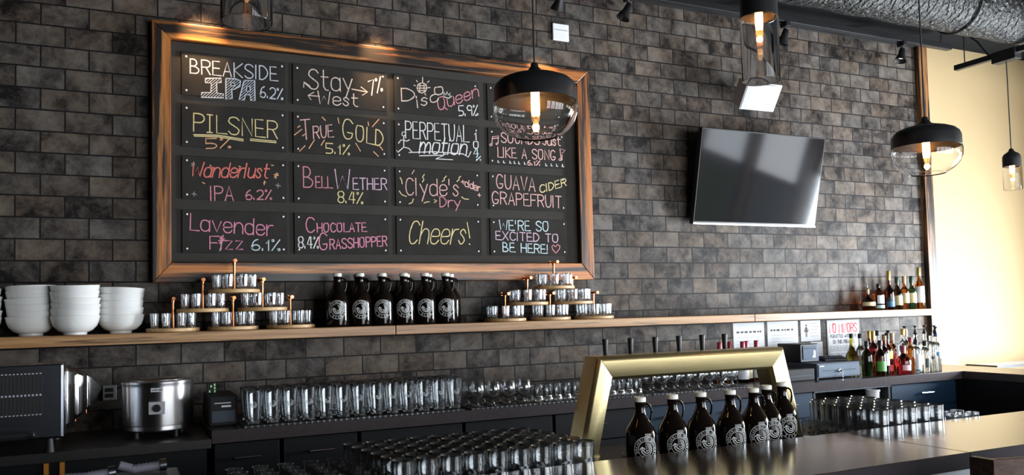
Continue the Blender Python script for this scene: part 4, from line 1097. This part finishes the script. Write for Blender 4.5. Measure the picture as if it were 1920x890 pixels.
# ------------------------------------------------------------------ toaster oven, warmer, printer box
ov = thing('toaster_oven', 'steel conveyor toaster oven with louvred vents on the side counter', 'toaster oven', (-3.26, -.36, .905))
MB().box(-.34, .29, -.265, -.10, .055, .345).build('housing', M['brushed'], ov, bevel=.006)
for x in (-.28, .24):
    for y in (-.24, .14): MB().lathe([(0,0),(.018,0),(.014,.035),(.012,.056),(0,.056)], 14, (x, y, 0)).build('foot', M['rubber'], ov)
# rounded front door with louvres and handle
fp = MB().box(-.335, .285, -.276, -.2655, .06, .343).build('front_door', M['brushed'], ov, bevel=.004)
lv = MB()
for row in ((.235, .305), (.155, .222)):
    for k in range(42): lv.box(-.315 + .0128*k, -.3055 + .0128*k, -.2775, -.2765, row[0], row[1])
lv.build('vent_slots', M['cavity'], fp, smooth=False)
l2 = MB()
for z in (.309, .228, .151, .2245):
    for k in range(42): l2.box(-.3175 + .0128*k, -.3105 + .0128*k, -.2785, -.2765, z, z + .004)
l2.build('vent_lips', M['silver'], fp, smooth=False)
MB().tube([(-.30,-.277,.062),(-.30,-.30,.066),(.16,-.30,.066),(.19,-.297,.074),(.19,-.290,.084),(.16,-.30,.092),(-.30,-.30,.092)], .004, 8).build('door_handle', M['steel'], fp)
def slice_(rings, name, mat):
    rs = []
    for y, a, z0, z1 in rings:
        rs.append([(-.30, y, z0), (a - .03, y, z0), (a, y, z0 + .03), (a, y, z1 - .03), (a - .03, y, z1), (-.30, y, z1)])
    MB().loft(rs).build(name, mat, ov, bevel=.004)
slice_([(-.098, .296, .06, .335), (-.070, .310, .065, .330), (.010, .325, .07, .325)], 'rear_housing', M['steel'])
slice_([(.018, .330, .085, .312), (.035, .348, .09, .305), (.125, .360, .095, .300)], 'rear_housing', M['steel'])
slice_([(.132, .362, .10, .298), (.150, .375, .105, .290), (.255, .415, .17, .235)], 'tapered_back', M['steel'])
for y, a, z0, z1 in ((.014, .318, .085, .316), (.128, .355, .105, .298)):
    MB().tube([(-.2, y, z1), (a - .03, y, z1), (a, y, z1 - .03), (a, y, z0)], .0035, 8).build('seam_bead', M['copper'], ov)
wr = thing('soup_warmer', 'round polished steel countertop warmer with a dial on the side counter', 'warmer', (-2.618, -.335, .905), math.radians(-4))
MB().lathe([(0,.030),(.135,.030),(.140,.034),(.1395,.05),(.1435,.052),(.1455,.06),(.147,.215),(.1475,.228),(.150,.231),(.150,.238),(.146,.242),(.120,.243),(.116,.240),(.112,.10),(0,.10)], 64).build('body', M['spun'], wr, ang=40)
MB().lathe([(0,.028),(.132,.028),(.136,.031),(.136,.05),(0,.05)], 48).build('base_ring', M['satin'], wr)
for a in (.6, 2.2, 3.9, 5.4): MB().lathe([(0,0),(.012,0),(.010,.03),(0,.03)], 12, (.115*math.cos(a), .115*math.sin(a), 0)).build('foot', M['rubber'], wr)
MB().lathe([(0,.246),(.108,.246),(.118,.244),(.120,.247),(.108,.251),(0,.254)], 48).build('lid', M['steel'], wr)
cpn = MB().box(-.033, .033, -.1515, -.140, .105, .158).build('control_plate', M['silver'], wr, bevel=.002)
kn = MB().lathe([(0,0),(.0165,0),(.0165,.004),(.0135,.012),(.012,.014),(0,.014)], 24); kn.v = [(x, -.1516 - z, y + .131) for x, y, z in kn.v]
kn.build('dial', M['satin'], cpn)
wl = MB().box(-.024, .024, -.1490, -.143, .200, .216).build('warning_label', M['paper'], wr, smooth=False)
wt = MB(); letter(wt, 'CAUTION HOT', -.020, .205, .020, .205, .006, .0013, -.1494); wt.build('label_text', M['ink'], wl, smooth=False, fix=False)
bx = thing('label_printer', 'black label printer between the steel warmer and the pint glasses', 'printer', (-2.355, -.30, CZ), math.radians(0))
MB().box(-.062, .058, -.16, .12, .0, .135).build('case', M['dgrey'], bx, bevel=.008)
MB().box(-.050, .046, -.1615, -.1595, .018, .068).build('front_flap', M['grey'], bx, bevel=.002)
MB().box(-.04, .03, -.1620, -.1600, .100, .1035).build('paper_slot', M['silver'], bx, smooth=False)
MB().box(-.01, .03, -.1620, -.1600, .083, .091).build('status_light', M['silver'], bx, smooth=False)
MB().loft([[(-.060,-.05,.135),(-.020,-.05,.135),(-.020,-.03,.135),(-.060,-.03,.135)],[(-.060,-.038,.185),(-.020,-.038,.185),(-.020,-.026,.185),(-.060,-.026,.185)]]).build('display', M['satin'], bx, bevel=.003)
sg = MB()
for x, z in ((-.052,.142),(-.030,.142),(-.030,.156),(-.045,.164),(-.030,.170)): sg.box(x, x + .006, -.054 + (z-.135)*.24, -.0515 + (z-.135)*.24, z, z + .010)
sg.build('display_segments', M['led'], bx, smooth=False)

# corrugated hoses lying on the under-bar cooler at the near end
def hose(lab, pts, r):
    t = thing('ribbed_hose', lab, 'hose', pts[0], 0, 'ribbed hoses on the under-bar cooler')
    P = []; R = []
    V_ = [Vector(p) - Vector(pts[0]) for p in pts]
    for a, b in zip(V_, V_[1:]):
        for k in range(14):
            P.append(a.lerp(b, k/14)); R.append(r * (1.0 if k % 2 else .82))
    P.append(V_[-1]); R.append(r)
    MB().tube(P, R, 12).build('ribbed_tube', M['tubgrey'], t, ang=80)
    MB().tube([P[-1], P[-1] + (V_[-1] - V_[-2]).normalized()*.02], r*1.25, 14).build('end_collar', M['brushed'], t)
hose('grey ribbed hose with bright collar, nearest the oven side', [(-2.93,-1.34,UZ+.118),(-2.875,-1.345,UZ+.116),(-2.805,-1.335,UZ+.121)], .016)
hose('grey ribbed hose lying bent behind the collared one', [(-2.775,-1.29,UZ+.135),(-2.73,-1.29,UZ+.118),(-2.65,-1.285,UZ+.122)], .016)

tb = thing('drink_ledge', 'narrow dark-edged drink ledge on the cream wall beyond the counter', 'ledge', (3.75, 0, .895))
MB().box(-.52, .52, -.246, -.001, -.010, .010).build('ledge_top', M['white'], tb, bevel=.002)  # white top stands in for the glare of daylight on the ledge
MB().box(-.523, .523, -.251, -.2465, -.012, .0115).box(-.5245, -.5205, -.246, -.001, -.012, .0115).build('dark_edge', M['black'], tb, smooth=False)
for x in (-.4, .4): MB().prism_x([(-.002, -.012), (-.20, -.012), (-.002, -.16)], x - .012, x + .012).build('bracket', M['black'], tb, smooth=False)

# ------------------------------------------------------------------ ceiling services
du = thing('air_duct', 'large foil wrapped round air duct along the ceiling', 'duct', (2.2, -1.04, 3.228))
dm = MB(); NX = 60
rings = []
for k in range(NX + 1):
    x = -3.6 + 7.4*k/NX; r = .176 + .004*math.sin(k*1.7) + .003*math.sin(k*4.1)
    rings.append([(x, r*math.cos(2*PI*i/40), r*math.sin(2*PI*i/40)) for i in range(40)])
dm.loft(rings); dm.build('duct_body', M['duct'], du, ang=80)
for x in (-2.2, -.35, 1.5, 3.1):
    MB().tube([(x, .184*math.cos(a*PI/16), .184*math.sin(a*PI/16)) for a in range(32)], .006, 6, True).build('strap', M['black'], du)
    MB().tube([(x, 0, .184), (x, 0, .192)], .006, 6).build('hanger_rod', M['black'], du)
rail = thing('track_rail', 'black track light rail running along the top of the tile wall', 'track', (0, -.30, 3.285))
MB().box(-4.0, 2.80, -.022, .022, -.022, .022).build('rail', M['satin'], rail, bevel=.003)
for x in (-3.0, -1.0, 1.0, 2.70): MB().tube([(x, 0, .022), (x + .03, 0, CEIL - 3.285)], .004, 6).build('hanger_rod', M['brushed'], rail)
def track_head(x, y, z, lab, lamp, aim, power):
    t = thing('track_spotlight', lab, 'spotlight', (x, y, z), 0, 'track spotlights above the tile wall')
    MB().box(-.018, .018, -.03, .03, -.03, 0).build('adapter', M['satin'], t, bevel=.003)
    MB().tube([(0,0,-.03),(0,0,-.055)], .006, 8).build('stem', M['brushed'], t)
    d = Vector(aim).normalized(); rot = d.to_track_quat('-Z', 'Y')
    m = MB().lathe([(0,.02),(.016,.02),(.020,.012),(.024,-.03),(.040,-.072),(.042,-.078),(.038,-.076),(.024,-.045),(0,-.044)], 28)
    h = m.build('lamp_head', M['satin'], t); h.rotation_mode = 'QUATERNION'; h.rotation_quaternion = rot; h.location = (0, 0, -.065)
    f = MB().lathe([(0,-.046),(.023,-.047)], 20); MB.build(f, 'lamp_face', M['spotface'], h, fix=False)
    if lamp:
        l = bpy.data.lights.new('track_lamp', 'SPOT'); l.energy = power; l.color = (1.0, .62, .30); l.spot_size = math.radians(38); l.spot_blend = 1.0; l.shadow_soft_size = .02
        lo_ = bpy.data.objects.new('track_lamp', l); COL.objects.link(lo_); lo_.location = Vector((x, y, z - .065)) + d*.085; lo_.rotation_mode = 'QUATERNION'; lo_.rotation_quaternion = rot
    return t
AIM = (0, .24, -.36)
for x, lab in ((-2.40,'black track spotlight above the near board corner'), (-1.50,'black track spotlight above the middle of the board'), (-.50,'black track spotlight above the far board corner')):
    track_head(x, -.30, 3.263, lab, True, AIM, 75)
track_head(-.04, -.30, 3.263, 'black track spotlight right of the board with bright stem', False, (-.3,.1,-.6), 0)
track_head(1.19, -.30, 3.263, 'black track spotlight half hidden by the cylinder lamp', False, (-.1,.2,-.6), 0)
track_head(2.29, -.30, 3.263, 'black track spotlight near the charred wood trim', False, (-.2,.0,-.6), 0)
t2 = thing('track_rail', 'short black track rail hung in front of the cream wall', 'track', (2.465, -1.1, 3.015))
MB().box(-.02, .02, -.62, .52, -.018, .018).build('rail', M['satin'], t2, bevel=.003)
MB().box(-.035, .035, .08, .24, -.055, .018).build('junction_box', M['satin'], t2, bevel=.004)
for y in (.45, -.45): MB().tube([(0, y, .018), (0, y, CEIL - 3.015)], .004, 6).build('hanger_rod', M['brushed'], t2)
MB().tube([(0,.44,.22),(.01,.36,.14),(.005,.28,.02)], .006, 6).build('power_cable', M['black'], t2)

# ------------------------------------------------------------------ pendant lamps
def filament(t, z0, z1):
    b = MB().lathe([(0,z0),(.013,z0),(.015,z0-.02),(.0155,(z0+z1)/2),(.014,z1+.02),(.009,z1+.006),(0,z1)], 20).build('bulb', M['bulb'], t)
    q = MB()
    for k in range(8):
        a = k*PI/4
        q.tube([(.0095*math.cos(a), .0095*math.sin(a), z0 - .008), (.0105*math.cos(a+.3), .0105*math.sin(a+.3), (z0+z1)/2), (.0085*math.cos(a+.6), .0085*math.sin(a+.6), z1 + .030)], .0026, 6)
    q.build('filament', M['filament'], b)
    l = bpy.data.lights.new('bulb_glow', 'POINT'); l.energy = 1.6; l.color = (1.0, .56, .22); l.shadow_soft_size = .012
    o = bpy.data.objects.new('bulb_glow', l); COL.objects.link(o); o.parent = t; o.location = (0, 0, z1 - .008)
def globe_pendant(loc, lab):
    t = thing('pendant_lamp', lab, 'pendant lamp', loc, 0, 'pendant lamps over the bar')
    MB().lathe([(.0,0),(.010,0),(.013,-.004),(.013,-.012),(.018,-.018),(.024,-.026),(.036,-.034),(.060,-.040),(.092,-.049),(.118,-.060),(.133,-.074),(.1395,-.090),(.1405,-.135),(.1385,-.1355),(.1375,-.092),(.130,-.076),(.116,-.063),(.090,-.052),(.03,-.040),(0,-.038)], 64).build('black_shade', M['satin'], t, ang=50)
    MB().lathe([(.1370,-.128),(.1372,-.136),(.1425,-.141),(.1440,-.155),(.1410,-.180),(.131,-.204),(.112,-.226),(.092,-.241),(.076,-.248),(.073,-.2505),(.071,-.248),(.074,-.245),(.090,-.2385),(.110,-.2235),(.129,-.2025),(.1388,-.180),(.1418,-.156),(.1405,-.143),(.1352,-.137),(.135,-.128)], 64).build('glass_bowl', M['lampglass'], t, ang=50)
    MB().lathe([(0,-.036),(.018,-.038),(.018,-.085),(.014,-.09),(0,-.09)], 20).build('lamp_holder', M['black'], t)
    filament(t, -.09, -.21)
    MB().tube([(0,0,-.002),(0,0,CEIL - loc[2])], .0035, 8).build('cord', M['black'], t)
    return t
def cyl_pendant(loc, lab, r=.071, ch=.27, gh=.25, top=CEIL):
    t = thing('pendant_lamp', lab, 'pendant lamp', loc, 0, 'pendant lamps over the bar')
    MB().lathe([(0,ch),(.010,ch),(.02,ch-.02),(r*.8,ch-.035),(r*.97,ch-.05),(r,ch-.065),(r,0),(r-.002,0),(r-.002,ch-.06),(0,ch-.04)], 48).build('black_shade', M['satin'], t, ang=40)
    MB().lathe([(r-.004,.006),(r-.003,0),(r+.0015,-.004),(r+.0015,-gh+.004),(r,-gh),(r-.002,-gh+.001),(r-.0015,-gh+.006),(r-.0015,-.004),(r-.0065,.001),(r-.0065,.006)], 48).build('glass_cylinder', M['lampglass'], t, ang=40)
    MB().lathe([(0,ch-.045),(.016,ch-.045),(.016,.06),(.013,.055),(0,.055)], 20).build('lamp_holder', M['black'], t)
    filament(t, .055, -.075)
    MB().tube([(0,0,ch-.002),(0,0,top - loc[2])], .0035, 8).build('cord', M['black'], t)
    return t
globe_pendant((-1.510, -1.90, 2.246), 'globe pendant lamp with black shade hanging in front of the board corner')
globe_pendant((.402, -1.90, 2.215), 'globe pendant lamp with black shade hanging in front of the wood trim')
cyl_pendant((-.518, -1.90, 2.532), 'tall clear cylinder pendant lamp above the television')
cyl_pendant((-2.440, -1.90, 2.512), 'cylinder pendant lamp whose clear rim dips into view above the board')
cyl_pendant((2.465, -.94, 2.268), 'small cylinder pendant lamp in front of the cream wall', .054, .118, .15, 2.961)
